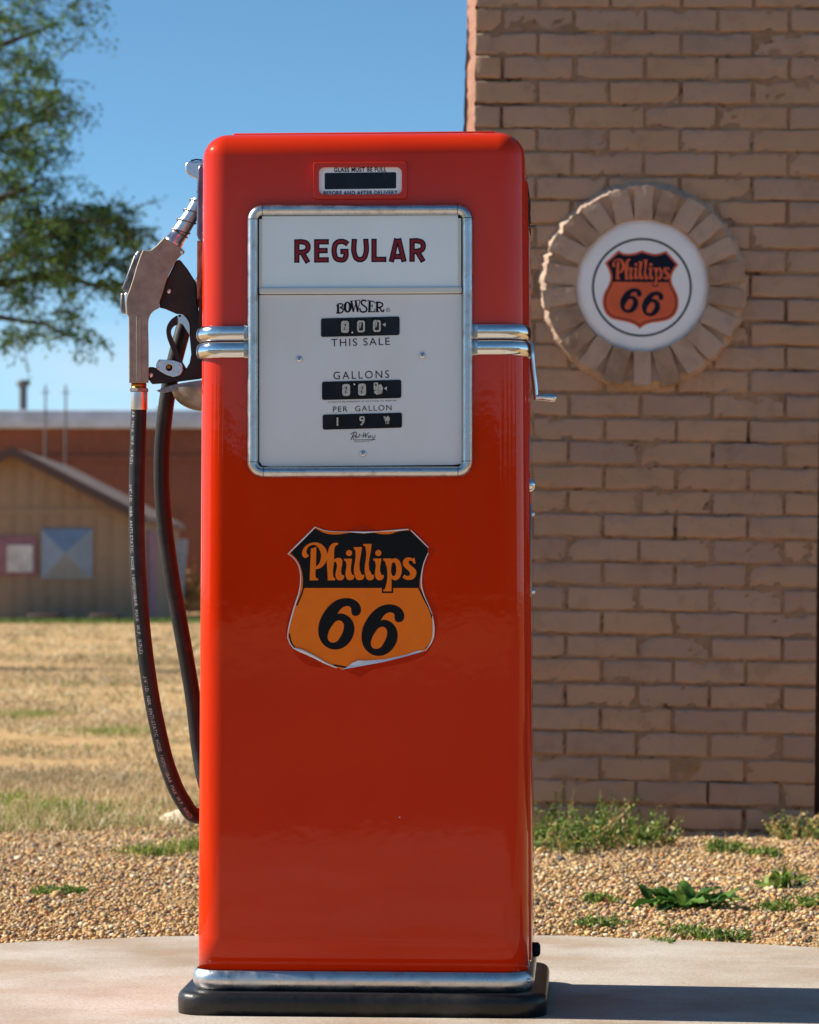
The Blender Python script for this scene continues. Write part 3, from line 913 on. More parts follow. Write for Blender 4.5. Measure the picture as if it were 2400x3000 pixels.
REG += [[(1070, 791), (1109, 626)], [(1121, 626), (1160, 791)], [(1085, 753), (1146, 753)]]
letter_r(1197)
d_ = -0.0037
for dark in (True, False):
    for st in REG:
        q_ = [(x, y + sgn(x)) for x, y in st]
        e_ = 0.0 if dark else 10.0          # the red core stops short of the dark edge
        (xa, ya), (xb, yb) = q_[0], q_[1]; l_ = math.hypot(xb - xa, yb - ya)
        q_[0] = (xa + (xb - xa) / l_ * min(e_, l_ * .9), ya + (yb - ya) / l_ * min(e_, l_ * .9))
        (xa, ya), (xb, yb) = q_[-1], q_[-2]; l_ = math.hypot(xb - xa, yb - ya)
        q_[-1] = (xa + (xb - xa) / l_ * min(e_, l_ * .9), ya + (yb - ya) / l_ * min(e_, l_ * .9))
        d_ -= 0.000012
        mb.shape([stroke(fH(q_), (38 if dark else 20) / 2.396)], flat(d_), NAVY if dark else MAROON)
mb.build('sign_glass', pump)
for (x0, x1) in ((759, 768.5), (1341, 1352)):
    mb = MB(); mb.prism(skewbox(x0, x1, 640, 846, SK), solid, -0.001, -0.0055, WHITEPAINT); mb.build('glass_retainer', pump, bevel=0.0008)
mb = MB()
mb.prism(skewbox(759, 1354, 840.5, 861, -0.0045), solid, -0.001, -0.0085, WHITEPAINT)
mb.build('divider', pump, bevel=0.003, seg=3)

# dial face
TK = -0.0225
dial = None
mb = MB()
df = [(760, 864.5), (1353, 862), (1353.5, 1359), (1330, 1362), (792, 1367), (768, 1364), (760, 1352)]
mb.prism(df, solid, -0.001, -0.0024, DIAL)
DY = -0.0027
lay = [DY]
def ink(loops, mat=INK):
    lay[0] -= 0.000012
    mb.shape(loops, flat(lay[0]), mat)
# maker's name in arched slab letters
fF = lambda p: fr(p, 970, 870, 9.079)
for pts, w in (([(188,215),(186,420)],60), ([(170,200),(250,180),(305,200),(300,250),(235,285)],34), ([(235,285),(300,305),(322,360),(290,410),(140,425)],36), ([(130,225),(205,208)],20),
               ([(540,105),(598,395)],52), ([(598,405),(655,170)],20), ([(652,95),(712,395)],54), ([(712,405),(765,100)],20), ([(512,112),(600,100)],18), ([(640,96),(780,84)],18),
               ([(1032,105),(1020,395)],60), ([(968,98),(1060,108),(1150,130)],26), ([(1142,120),(1168,180)],18), ([(1030,240),(1105,238)],24), ([(1100,195),(1105,285)],14), ([(985,396),(1160,392)],26), ([(1155,395),(1175,305)],20),
               ([(1228,140),(1226,392)],58), ([(1185,146),(1310,148),(1372,190),(1362,240),(1300,275),(1240,285)],38), ([(1285,280),(1322,330),(1350,380),(1385,382),(1408,335)],40), ([(1178,396),(1290,392)],20)):
    ink([stroke(fF(spl(pts, 4, False) if len(pts) > 2 else pts), w / 9.079)])
ink([stroke(fF(spl([(938,120),(905,95),(840,95),(802,140),(830,200),(905,255),(952,310),(935,375),(870,400),(795,385),(765,300)], 4, False)), 42 / 9.079)])
ink([fF(circle(440, 272, 108, 146)), fF(circle(440, 268, 36, 112))])
ink([fF(circle(1515, 343, 54)), fF(circle(1515, 343, 45))])
lay[0] -= 0.00002
text(mb, 'R', 970 + 1497 / 9.079, 970 + 1534 / 9.079, 870 + 367 / 9.079, 870 + 366 / 9.079, 5.6, flat(lay[0]), INK)
lay[0] -= 0.00002
text(mb, 'THIS SALE', 971, 1142.5, 1015, 1010.5, 23, flat(lay[0]), INK, offset=-0.004, spacing=1.2)
text(mb, 'GALLONS', 977.5, 1140.5, 1111.5, 1107, 23.5, flat(lay[0]), INK, offset=-0.004, spacing=1.3)
text(mb, 'ACCURATE MEASUREMENT AT ANY FLOW OR PRESSURE', 960, 1161.5, 1180.5, 1175.5, 4.4, flat(lay[0]), INK, spacing=1.25)
text(mb, 'PER  GALLON', 976, 1147.5, 1207, 1202, 16.8, flat(lay[0]), INK, offset=-0.004, spacing=1.2)
fG = lambda p: fr(p, 930, 1080, 6.635)
for pts, w in (([(715,1245),(690,1300),(650,1388)],14), ([(645,1278),(695,1243),(755,1240),(760,1275),(690,1318)],12), ([(688,1315),(712,1385)],12), ([(705,1387),(1135,1378)],9),
               ([(825,1268),(800,1342)],13), ([(835,1302),(872,1298)],10), ([(908,1240),(885,1340)],12), ([(885,1340),(945,1258)],9), ([(945,1258),(930,1340)],12), ([(930,1340),(998,1235)],9),
               ([(1035,1295),(1022,1345)],11), ([(1068,1300),(1062,1335),(1085,1345)],11), ([(1130,1298),(1090,1360),(1045,1405)],11)):
    ink([stroke(fG(spl(pts, 4, False) if len(pts) > 2 else pts), w / 6.635)])
ink([fG(circle(757, 1327, 24, 22, 20)), fG(circle(757, 1327, 13, 11, 20))])
ink([fG(circle(1006, 1325, 26, 22, 20)), fG(circle(1008, 1325, 15, 12, 20))])
lay[0] -= 0.00002
text(mb, 'REG.U.S.PAT.OFF', 1039, 1085, 1296, 1294.8, 4.2, flat(lay[0]), INK, spacing=1.1)
dial = mb.build('dial_face', pump)
for (x, y) in ((877, 1052), (1237.5, 1041), (1063.5, 1329)):
    mb = MB(); c = loc(x, y, -0.0024)
    mb.lathe([(0.0054, 0.0), (0.0054, 0.0008), (0.0046, 0.0022), (0.002, 0.0030), (0.0, 0.0031)], c, (0, -1, 0), 16, ALLOY)
    for a in (0.3, 0.3 + math.pi / 2):
        d = Vector((math.cos(a), 0, math.sin(a)))
        mb.tube([c + Vector((0, -0.0028, 0)) - d * 0.0028, c + Vector((0, -0.0031, 0)), c + Vector((0, -0.0028, 0)) + d * 0.0028], 0.0005, 5, INK)
    mb.build('screw', dial)

def counter(x0, x1, yl0, yr0, yl1, yr1, drums, extra):
    """black counter window: rounded plate, number drums, digits"""
    mb = MB()
    k = (yr0 - yl0) / (x1 - x0)
    pl = [(x, y + (x - x0) * k) for x, y in rrect(x0, x1, yl0, yl1, 6, 4)]
    mb.prism(pl, solid, -0.0024, -0.0036, GLASSDARK)
    cy0 = lambda x: yl0 + (x - x0) * k
    for (cx, w, ch) in drums:
        ya, yb = cy0(cx) + 4, cy0(cx) + (yl1 - yl0) - 5
        # drum: a slightly curved strip behind the plate's opening
        vs, fs = [], []
        for i in range(9):
            t = i / 8; y = ya + (yb - ya) * t; d = -0.0037 - 0.0010 * math.sin(math.pi * t)
            vs += [loc(cx - w / 2, y, d), loc(cx + w / 2, y, d)]
        fs = [(2 * i, 2 * i + 1, 2 * i + 3, 2 * i + 2) for i in range(8)]
        mb.add(vs, fs, DRUM, True)
        yc = (ya + yb) / 2; F_ = flat(-0.0050)
        if ch == '0' or ch == '0w':
            o_ = rrect(cx - 11.5, cx + 11.5, yc - 18, yc + 17, 7, 5); i_ = rrect(cx - 6, cx + 6, yc - 12.5, yc + 11.5, 2, 3)
            mb.shape([o_, i_], F_, DIGIT)
            if ch == '0w':
                mb.shape([i_], flat(-0.0049), DIGIT)
                mb.shape([[(cx - 2, yc - 9), (cx + 3, yc - 9), (cx - 1, yc + 6), (cx + 3, yc + 8), (cx - 4, yc + 8), (cx, yc - 2)]], flat(-0.0052), DRUM)
                mb.shape([stroke(i_ + [i_[0]], 1.0)[:2 * len(i_) + 2]], flat(-0.0053), DRUM) if False else None
            else:
                mb.shape([[(cx - 5, yc - 11), (cx + 2, yc - 11), (cx - 1, yc + 3), (cx - 4, yc + 6)]], flat(-0.0049), DIGIT)
        elif ch == 'frac':
            mb.shape([rrect(cx - 13, cx + 0, yc - 20, yc + 2, 3, 4), rrect(cx - 9, cx - 4, yc - 16, yc - 10, 1, 2)], F_, DIGIT)
            mb.shape([[(cx + 1, yc - 12), (cx + 8, yc - 16), (cx + 14, yc - 6), (cx + 12, yc + 12), (cx - 4, yc + 16), (cx - 12, yc + 10), (cx - 11, yc + 4), (cx + 1, yc + 2)]], F_, DIGIT)
            text(mb, '10', cx + 0, cx + 11, yc + 12, yc + 12, 10, flat(-0.0053), DRUM, offset=-0.01)
        elif ch == '1':
            mb.shape([rrect(cx - 2.4, cx + 2.4, yc - 13, yc + 12, 1.5, 3)], F_, DIGIT)
        elif ch == '9':
            mb.shape([[(p[0], p[1]) for p in rrect(cx - 7.5, cx + 7.5, yc - 14, yc + 0.5, 4.5, 4)], rrect(cx - 3, cx + 3, yc - 10, yc - 4.5, 1, 2)], F_, DIGIT)
            mb.shape([stroke(spl([(cx + 5.2, yc - 4), (cx + 3.6, yc + 3), (cx - 3.5, yc + 12)], 4, False), 4.8)], flat(-0.0051), DIGIT)
        elif ch == '9/10':
            text(mb, '9', cx - 10, cx - 4, yc - 3, yc - 3, 10, F_, DIGIT, offset=0.02)
            mb.shape([[(cx - 3, yc - 8), (cx + 3, yc - 14), (cx + 8, yc - 8), (cx + 8, yc + 0), (cx - 7, yc + 2)]], F_, DIGIT)
            text(mb, '10', cx - 4, cx + 6.5, yc + 10.5, yc + 10, 10, F_, DIGIT, offset=0.02)
    for kind, x, y in extra:
        if kind == 'dot': mb.shape([circle(x, y, 2.6, n=12)], flat(-0.0040), WHITEPAINT)
        if kind == 'tri':
            mb.shape([[(x, y), (x + 10, y - 6), (x + 10, y + 6)]], flat(-0.0050), DIGIT)
            mb.shape([[(x - 3, y - 8), (x + 7, y - 12), (x + 7, y - 7)]], flat(-0.0048), DRUM)
    mb.build('counter_window', dial)
counter(940.5, 1171, 933, 927, 987.5, 981, [(1011, 32, '0w'), (1058, 31, '0'), (1104.5, 32, '0')], [('dot', 1032.5, 974), ('tri', 1120, 951)])
counter(943.5, 1176, 1118.5, 1112.5, 1172, 1166, [(1014.5, 32, '0w'), (1061, 32, '0w'), (1108, 31, 'frac')], [('dot', 1038.5, 1126), ('tri', 1124, 1138)])
counter(945.5, 1178, 1215, 1209, 1259, 1252, [(989, 23, '1'), (1061, 22, '9'), (1134, 23, '9/10')], [])

# sight window above the display
mb = MB()
ol = rrect(917, 1194.5, 474, 584, 9, 4)
ol = [(x, y + (x - 1056) * -0.004) for x, y in ol]
il = [(x, y + (x - 1056) * -0.004) for x, y in rrect(934, 1178, 489.5, 570, 17, 6)]
# raised frame: outer wall, chamfer, inner opening
A = [loc(x, y, 0.0) for x, y in ol]; B = [loc(x, y, -0.0075) for x, y in inset(ol, 2.0)]
n = len(ol)
mb.add(A + B, [(i, (i + 1) % n, n + (i + 1) % n, n + i) for i in range(n)], RED, True)
mb.shape([inset(ol, 2.0), il], flat(-0.0075), RED)
C2 = [loc(x, y, -0.0075) for x, y in il]; D2 = [loc(x, y, -0.0015) for x, y in inset(il, 1.0)]
n = len(il)
mb.add(C2 + D2, [(i, (i + 1) % n, n + (i + 1) % n, n + i) for i in range(n)], RED, True)
sight = mb.build('sight_window', pump)
mb = MB()
mb.shape([il], flat(-0.0022), SIGNWHITE)
mb.shape([[(x, y + (x - 1056) * -0.012) for x, y in rrect(951.5, 1161, 505.5, 553.5, 4, 4)]], flat(-0.0026), GLASSDARK)
text(mb, 'GLASS MUST BE FULL', 979, 1132, 503.8, 502.4, 13.2, flat(-0.0029), NAVY, offset=0.022, spacing=1.12)
text(mb, 'BEFORE AND AFTER DELIVERY', 948.5, 1165, 571.0, 569.5, 11.8, flat(-0.0029), NAVY, offset=0.022, spacing=1.12)
mb.build('window_plate', sight)

# shield sticker with curling edges
fD = lambda p: fr(p, 820, 1500, 3.594)
mb = MB()
outl = spl(fD([(375,160,1),(470,198),(600,213),(720,214),(885,207),(1050,206),(1240,197),(1350,182,1),(1380,190,1),(1562,372,1),(1560,430,1),(1530,500),(1500,590),(1488,680),(1492,770),(1520,880),(1560,970),(1600,1060),(1612,1180),(1618,1300,1),(1590,1380),(1530,1458,1),(1180,1555),(880,1600),(650,1655,1),(590,1635,1),(380,1540),(150,1435,1),(82,1320,1),(95,1230),(125,1100),(170,950),(205,840),(220,740),(215,640),(190,550),(150,490),(88,440,1)]), 4)
res = spl(fD([(380,150,1),(520,190),(700,190),(870,128,1),(1010,185),(1200,190),(1370,150,1),(1640,400,1),(1560,520),(1515,660),(1520,760),(1570,890),(1650,1040),(1660,1200),(1625,1350),(1545,1490),(1380,1570),(1120,1630),(940,1680),(850,1745,1),(740,1690),(600,1640),(360,1630),(220,1560),(130,1440),(70,1300),(80,1160),(150,950),(205,800),(205,640),(150,490),(80,430,1)]), 4)
mb.shape([res], flat(-0.0003), RESIDUE)
mb.shape([outl], flat(-0.0006), ORANGE)
blk = spl(fD([(112,432,1),(372,172,1),(470,222),(600,238),(720,222),(800,214),(885,228,1),(960,214),(1060,232),(1150,234),(1250,205),(1368,192,1),(1560,380,1),(1556,440),(1512,560),(1478,680),(1470,800,1),(240,800,1),(243,700),(226,600),(180,500)]), 4)
mb.shape([blk], flat(-0.0009), INK)
for pts, w in (([(250,798),(228,870),(178,985)], 16), ([(1466,798),(1520,915),(1580,1030),(1606,1120)], 17), ([(100,1280),(125,1380),(158,1428)], 14), ([(1612,1330),(1580,1395),(1535,1440)], 14), ([(565,1612),(640,1625),(712,1640)], 18)):
    mb.shape([stroke(fD(spl(pts, 4, False)), w / 3.594)], flat(-0.0009), INK)
bx = fB([(662, 1290), (980, 1290), (980, 1462), (662, 1462)])
mb.shape([bx], flat(-0.00105), INK)
for w in WORD: mb.shape(w, flat(-0.0012), ORANGE)
for s6 in SIXES: mb.shape(s6, flat(-0.0009), INK)
def curl(pts, r, lift=0.0025):
    P = spl(fD(pts), 5, False); n = len(P)
    rad = []
    for i in range(n):
        t = i / (n - 1); k = t * (len(r) - 1); j = min(int(k), len(r) - 2)
        rad.append((r[j] + (r[j + 1] - r[j]) * (k - j)) / 3.594 / 1735)
    mb.tube([loc(x, y, -0.0008 - rad[i] * 0.9) for i, (x, y) in enumerate(P)], rad, 8, CURL, flat=0.75)
curl([(375,155),(240,290),(85,440)], [5, 8, 4])
curl([(85,440),(150,490),(195,560),(218,660),(218,740),(203,845),(168,955),(122,1110),(92,1235),(82,1320)], [3, 4, 5, 7, 8, 4])
curl([(82,1320),(110,1385),(150,1437)], [5, 6, 6])
curl([(720,208),(800,211),(885,214),(970,210),(1050,205)], [2, 8, 9, 7, 2])
curl([(375,158),(470,193),(600,207),(720,209)], [3, 3, 3, 3])
curl([(1050,203),(1240,192),(1355,180)], [3, 8, 4])
curl([(1380,190),(1470,280),(1565,375)], [3, 6, 3])
curl([(1562,430),(1520,530),(1495,650),(1492,770),(1520,880),(1565,980),(1605,1080)], [4, 6, 7, 4, 3])
curl([(1607,1090),(1620,1210),(1616,1305),(1590,1380),(1530,1462)], [3, 10, 9, 7, 3])
curl([(148,1435),(220,1460),(370,1530),(480,1590),(600,1640)], [6, 18, 15, 10, 6])
# broad roll along the bottom right
mb.add([loc(*fD([p])[0], d) for p, d in (((640,1662), -0.002), ((712,1632), -0.0022), ((760,1590), -0.004), ((830,1562), -0.006), ((900,1566), -0.007), ((1100,1552), -0.007), ((1320,1505), -0.005), ((1460,1458), -0.0025), ((1530,1462), -0.0015),
                                     ((1300,1528), -0.0085), ((1080,1582), -0.0095), ((880,1618), -0.0095))],
       [(0, 1, 11), (1, 2, 11), (2, 3, 11), (3, 4, 11), (4, 5, 10, 11), (5, 6, 9, 10), (6, 7, 9), (7, 8, 9)], CURL, True)
mb.build('shield_sticker', pump, recalc=False)

# nozzle boot, rest and switch lever on the left side
BD = 0.115
mb = MB()
bx_ = [(589, 482), (583, 486), (579, 497), (578, 560), (577, 640), (576.5, 688), (579, 694), (583, 704), (592, 706), (612, 706), (612, 482)]
mb.prism(bx_, solid, BD - 0.028, BD + 0.075, BOOTMETAL)
boot = mb.build('nozzle_boot', pump, bevel=0.003, seg=3)
mb = MB()
mb.prism([(578, 705), (577.5, 790), (578, 876), (605, 876), (605, 705)], solid, BD - 0.02, BD + 0.06, OLDWOOD)
mb.prism([(583, 877), (582, 950), (586, 966), (605, 966), (605, 877)], solid, BD - 0.02, BD + 0.05, DARKPLASTIC)
mb.build('backing_strip', pump)
mb = MB()
lv = spl([(543, 492), (543.5, 482), (552, 473.5), (566, 472.5), (600, 472, 1), (600, 530, 1), (577, 526), (562, 518), (551, 510), (545, 502)], 4)
mb.prism(lv, solid, BD - 0.016, BD + 0.016, ALLOY)
lever = mb.build('switch_lever', pump, bevel=0.009, seg=5)
mb = MB()
mb.tube([loc(560, 470.5, BD - .012), loc(575, 467.5, BD - .01), loc(592, 469, BD)], 0.0014, 8, INK)
mb.build('lever_ring', lever)
# rest: dished hook that carries the nozzle
mb = MB()
c = loc(600, 1138, 0.165)
ND = 0.165
mb.prism(spl([(459, 1144, 1), (500, 1129), (540, 1121), (600, 1112, 1), (600, 1136, 1), (540, 1139), (501, 1147), (466, 1149)], 4), solid, ND - 0.035, ND + 0.035, STEEL)
prof = []
for k in range(10):
    a = R(90 * k / 9); prof.append((0.058 * math.cos(a), -0.040 * math.sin(a)))
mb.lathe(prof, c + Vector((0.0, 0.0, 0.0)), (0, 0, 1), 32, STEEL)
mb.build('nozzle_rest', pump, bevel=0.002)
mb = MB(); c = loc(1171, 2394); mb.lathe([(0.0, 0.0008), (0.0012, 0.0004), (0.0013, 0.0)], c, (0, -1, 0), 8, ALLOY); mb.build('rivet', pump)

# ------------------------------------------------------------------ nozzle and hose (hangs in the boot; a thing of its own)
NZ = 0.150
nz_o = PM @ loc(470, 1000, NZ)
nozzle = empty('fuel_nozzle', nz_o, (0, 0, PYAW))
tag(nozzle, 'grey cast metal fuel nozzle with looping black hose hung on the pump left side', 'nozzle')
NI = (Matrix.Translation(nz_o) @ Matrix.Rotation(PYAW, 4, 'Z')).inverted() @ PM
def nl(px, py, d=0.0):
    return NI @ loc(px, py, NZ + d)

mb = MB()
bodyo = spl([(481.7,695,1),(536,730,1),(536,742),(532,747),(518.7,762),(512,772),(488.5,821),(474,868),(469,880),(467,894),(468,902,1),(451,911),(441,922),(435.5,938),(434.6,955),(435.6,1000),(436,1122,1),(378,1122,1),(377.5,1000),(377,930,1),(371,919,1),(371,870),(380,848),(411,750),(419,732,1),(440,733),(447,729)], 3)
mb.prism(bodyo, nl, -0.020, 0.020, CAST)
body = mb.build('nozzle_body', nozzle, bevel=0.0095, seg=5)
mb = MB()
mb.prism([(378.5, 930), (391, 930), (394, 1119), (379, 1120)], nl, -0.0190, -0.0165, CAST)
mb.build('grip_rib', body, bevel=0.0006); mb = MB()
mb.prism([(399, 926), (414, 926), (415, 1116), (399, 1116)], nl, -0.0212, -0.0165, CAST)
mb.build('grip_rib', body, bevel=0.0006); mb = MB()
mb.lathe([(0.0, 0.0205), (0.003, 0.02), (0.0042, 0.018), (0.0042, 0.01)], nl(520, 741, -0.004), (0.6, -0.8, 0), 12, ALLOY)
mb.build('bolt', body)
mb = MB()
mb.prism([(404,735),(420,732),(411.6,751),(377,856),(357,847),(393,750)], nl, -0.014, 0.014, STEEL)
cap = mb.build('cover_plate', nozzle, bevel=0.002)
for (x, y) in ((399, 752), (372, 817)):
    mb = MB()
    mb.shape([[(x-3,y-7),(x+5,y-5),(x+4,y-3),(x-1,y-4),(x-2,y-1),(x+3,y),(x+2,y+2),(x-3,y+1),(x-4,y+4),(x+1,y+5),(x,y+7),(x-7,y+5)]], lambda u, v: nl(u, v, -0.0145), ALLOY)
    mb.build('clip', cap)
mb = MB()
mb.prism([(354,858),(376,856),(373,921),(355,917),(351.5,895)], nl, -0.013, 0.013, STEEL)
mb.prism([(364,860),(376,852),(378,920),(368,923)], nl, -0.015, 0.015, ALLOY)
mb.build('hex_cap', nozzle, bevel=0.003)
# spout and spring
mb = MB()
a, b = Vector(nl(507, 713)), Vector(nl(560, 631)); e = Vector(nl(584, 588))
mb.tube([a, nl(514, 703), nl(514.5, 702), nl(530, 678), b, e], [0.0168, 0.0164, 0.0150, 0.0146, 0.0130, 0.0125], 20, ALLOY)
spout = mb.build('spout', nozzle)
mb = MB(); P = []
ax = (e - a).normalized(); u = Vector((0, 1, 0)); w = ax.cross(u)
Ls = (e - a).length
for i in range(140):
    t = i / 139; ang = t * 2 * math.pi * 5.0 + 1.2
    s_ = 0.24 * Ls + Ls * 0.85 * max(0, t - 0.24) / 0.76 + 0.004 * t
    rr = 0.0170 - 0.0022 * t
    P.append(a + ax * s_ + (u * math.cos(ang) + w * math.sin(ang)) * rr)
mb.tube(P, 0.0011, 6, STEEL)
mb.build('spring', spout)
# guard, lever, latch
mb = MB()
gd = spl([(516,764,1),(526.5,761.5),(536,771),(575,828,1),(577,876),(583,915,1),(594,930,1),(594,1108,1),(583,1111,1),(492,1122.5,1),(446,1126,1),(434,1110,1),(432,1092),(433,1079),(441,1075),(459,1078),(500,1083),(536.7,1084),(546,1080,1),(556,1062),(556,987),(555,950),(548,931),(536.7,922),(518,920,1),(483,905,1),(468,902,1),(467,880,1),(488.5,820,1)], 3)
mb.prism(gd, nl, -0.0105, 0.0105, DARKPLASTIC)
guard = mb.build('hand_guard', nozzle, bevel=0.002)
for (x, y) in ((497.7, 855), (445, 1100)):
    mb = MB(); mb.lathe([(0.0, 0.0145), (0.003, 0.0140), (0.0048, 0.012), (0.0048, 0.009)], nl(x, y), (0, -1, 0), 16, ALLOY); mb.build('rivet', guard)
mb = MB()
mb.prism(spl([(525.6,923),(512.6,927.6),(497.7,940.6),(488.5,959),(488.5,983),(497.7,1011),(516,1052),(533,1084,1),(548,1082,1),(533,1055.7),(516,1013),(505,987),(501.4,974),(507,959),(522,950,1),(521,938,1)], 3), nl, -0.0125, 0.0125, DARKPLASTIC)
mb.build('trigger', nozzle, bevel=0.002)
mb = MB()
mb.prism(spl([(519,924,1),(528,921),(540,926),(551.5,940.6),(556,961),(555,981,1),(536,950,1),(524,944,1)], 3), nl, -0.0128, -0.0108, ALLOY)
mb.lathe([(0.0022, 0.0132), (0.0, 0.0133)], nl(530, 927.5), (0, -1, 0), 12, INK)
mb.build('latch', nozzle)
mb = MB()
mb.prism(spl([(466,1053.5),(474,1053.5),(526,1061),(533,1065),(535,1072),(530,1097),(525,1101),(470,1088),(461,1081),(458,1076),(463,1057)], 3), nl, -0.0155, -0.0118, ALLOY)
lock = mb.build('lock_plate', nozzle, bevel=0.001)
mb = MB()
mb.lathe([(0.0085, 0.0), (0.0085, 0.0012), (0.006, 0.0012), (0.006, 0.0005)], nl(496, 1077, -0.0155), (0, -1, 0), 20, ALLOY)
mb.lathe([(0.006, 0.0008), (0.0, 0.0008)], nl(496, 1077, -0.0155), (0, -1, 0), 20, INK)
mb.box(*(lambda c: (c.x - .003, c.x + .0025, c.y - .0014, c.y - .0008, c.z - .002, c.z + .003))(nl(495, 1076, -0.0155)), GOLD)
for (x, y) in ((468.5, 1060.5), (464, 1079.5), (527, 1072), (522.5, 1094)):
    mb.lathe([(0.0, 0.0016), (0.0018, 0.0012), (0.0025, 0.0)], nl(x, y, -0.0155), (0, -1, 0), 10, ALLOY)
mb.build('lock_barrel', lock)
# hose end fittings
mb = MB()
P = [(nl(407, y)) for y in (1122, 1126, 1126.5, 1130, 1130.5, 1134, 1134.5, 1138)]
mb.tube(P, [0.0132, 0.0132, 0.0140, 0.0140, 0.0132, 0.0132, 0.0138, 0.0138], 20, GOLD)
mb.tube([nl(408, 1137), nl(408, 1139), nl(408, 1147), nl(408, 1149)], [0.0155, 0.0172, 0.0172, 0.0155], 6, STEEL, smooth=False)
mb.tube([nl(408, 1149), nl(408, 1199), nl(408, 1201)], [0.0146, 0.0146, 0.0142], 24, ALLOY)
mb.build('ferrule', nozzle)
# hose: down from the ferrule, round behind the pump and up again
def crv(P, n=10):
    xy = spl([(p[0], p[1]) for p in P], n, False)
    zz = []
    for i in range(len(P) - 1):
        for k in range(n): zz.append(P[i][2] + (P[i + 1][2] - P[i][2]) * k / n)
    zz.append(P[-1][2])
    return [Vector(nl(x, y, z)) for (x, y), z in zip(xy, zz)]
hp = [(407, 1200, 0), (404, 1300, 0), (401, 1420, 0), (401, 1560, 0), (405, 1680, 0), (414, 1800, 0.004), (432, 1960, 0.012), (462, 2130, 0.025), (498, 2265, 0.04), (535, 2345, 0.06), (575, 2390, 0.08), (606, 2385, 0.10),
      (612, 2340, 0.12), (596, 2270, 0.13), (584, 2200, 0.135), (566, 2050, 0.13), (532, 1850, 0.12), (502, 1680, 0.11), (482, 1530, 0.10), (474, 1420, 0.09), (475, 1310, 0.08), (484, 1210, 0.07), (498, 1120, 0.065), (522, 1020, 0.06), (545, 940, 0.06), (575, 860, 0.07), (612, 800, 0.09)]
HP = crv(hp)
mb = MB()
mb.tube(HP, 0.0140, 20, RUBBER)
hose = mb.build('hose', nozzle)
# printed line along the hose
arc = [0.0]
for i in range(1, len(HP)): arc.append(arc[-1] + (HP[i] - HP[i - 1]).length)
def hose_at(s):
    i = max(1, min(len(arc) - 1, int(np.searchsorted(arc, s))))
    t = (s - arc[i - 1]) / (arc[i] - arc[i - 1] + 1e-9)
    p = HP[i - 1].lerp(HP[i], t)
    return p, (HP[min(i + 1, len(HP) - 1)] - HP[max(i - 2, 0)]).normalized()
def hose_print(s, s0, length, ang0, ang1, cap=0.0066):
    vs, ts = text_tris(s, 0.0, 1.05)
    P = []
    for u, v in vs:
        p, t = hose_at(s0 + u * length)
        fr_ = (Vector((0, -1, 0)) - t * -t.y).normalized()      # towards the viewer's side of the hose
        lf = fr_.cross(t)
        if lf.x > 0: lf = -lf
        a = ang0 + (ang1 - ang0) * u - (v - 0.5) * cap / 0.0140
        P.append(p + (fr_ * math.cos(a) + lf * math.sin(a)) * 0.01425)
    mb.add(P, ts, HOSEINK)
mb = MB()
LINE1 = '3/4" I.D.  NBR  ANTI-STATIC  HOSE  145PSI/10BAR  MAX  W.P.  X/F(Z)'
def arc_at_y(py):
    z = nl(400, py).z
    for i, p in enumerate(HP):
        if p.z < z: return arc[i]
s_a, s_b = arc_at_y(1204), arc_at_y(1352)
hose_print('AR  MAX  W.P.  X/F(Z)', s_a, s_b - s_a, 0.60, 0.62)
mb.build('hose_lettering', hose); mb = MB()
s_a, s_b = arc_at_y(1408), arc_at_y(1908)
hose_print(LINE1, s_a, s_b - s_a, 0.68, 0.32)
mb.build('hose_lettering', hose); mb = MB()
s_a, s_b = arc_at_y(1966), arc_at_y(2388)
hose_print(LINE1, s_a, s_b - s_a, 0.30, 0.12)
mb.build('hose_lettering', hose)

# ------------------------------------------------------------------ brick building with the ring and sign
WY = 8.70
W0 = at(1358, 2440, WY)
PITCHZ = 70.6 / FPX * WY
UL = 209.5 / FPX * WY
WROLL, WYAW = R(0.85), R(-4.0)
station = empty('brick_building', (W0.x, WY, 0), (0, WROLL, WYAW))
tag(station, 'tan painted brick chimney wall of a building filling the right side behind the pump', 'building')
SM_ = Matrix.Translation((W0.x, WY, 0)) @ station.rotation_euler.to_matrix().to_4x4()
SMI = SM_.inverted()
def wl(px, py, d=0.0):
    o = SMI @ CAM; v = SMI.to_3x3() @ ray(px, py)
    t = (d - o.y) / v.y
    return o + v * t
zc0 = wl(1900, 1223).z
zfirst = zc0 - math.ceil((zc0 + 0.15) / PITCHZ) * PITCHZ      # lowest course (below ground)
NCOURSE = 62
xj = wl(1771, 1260).x                                          # a head joint of the course under 1223
WALLW = wl(2392, 1900).x
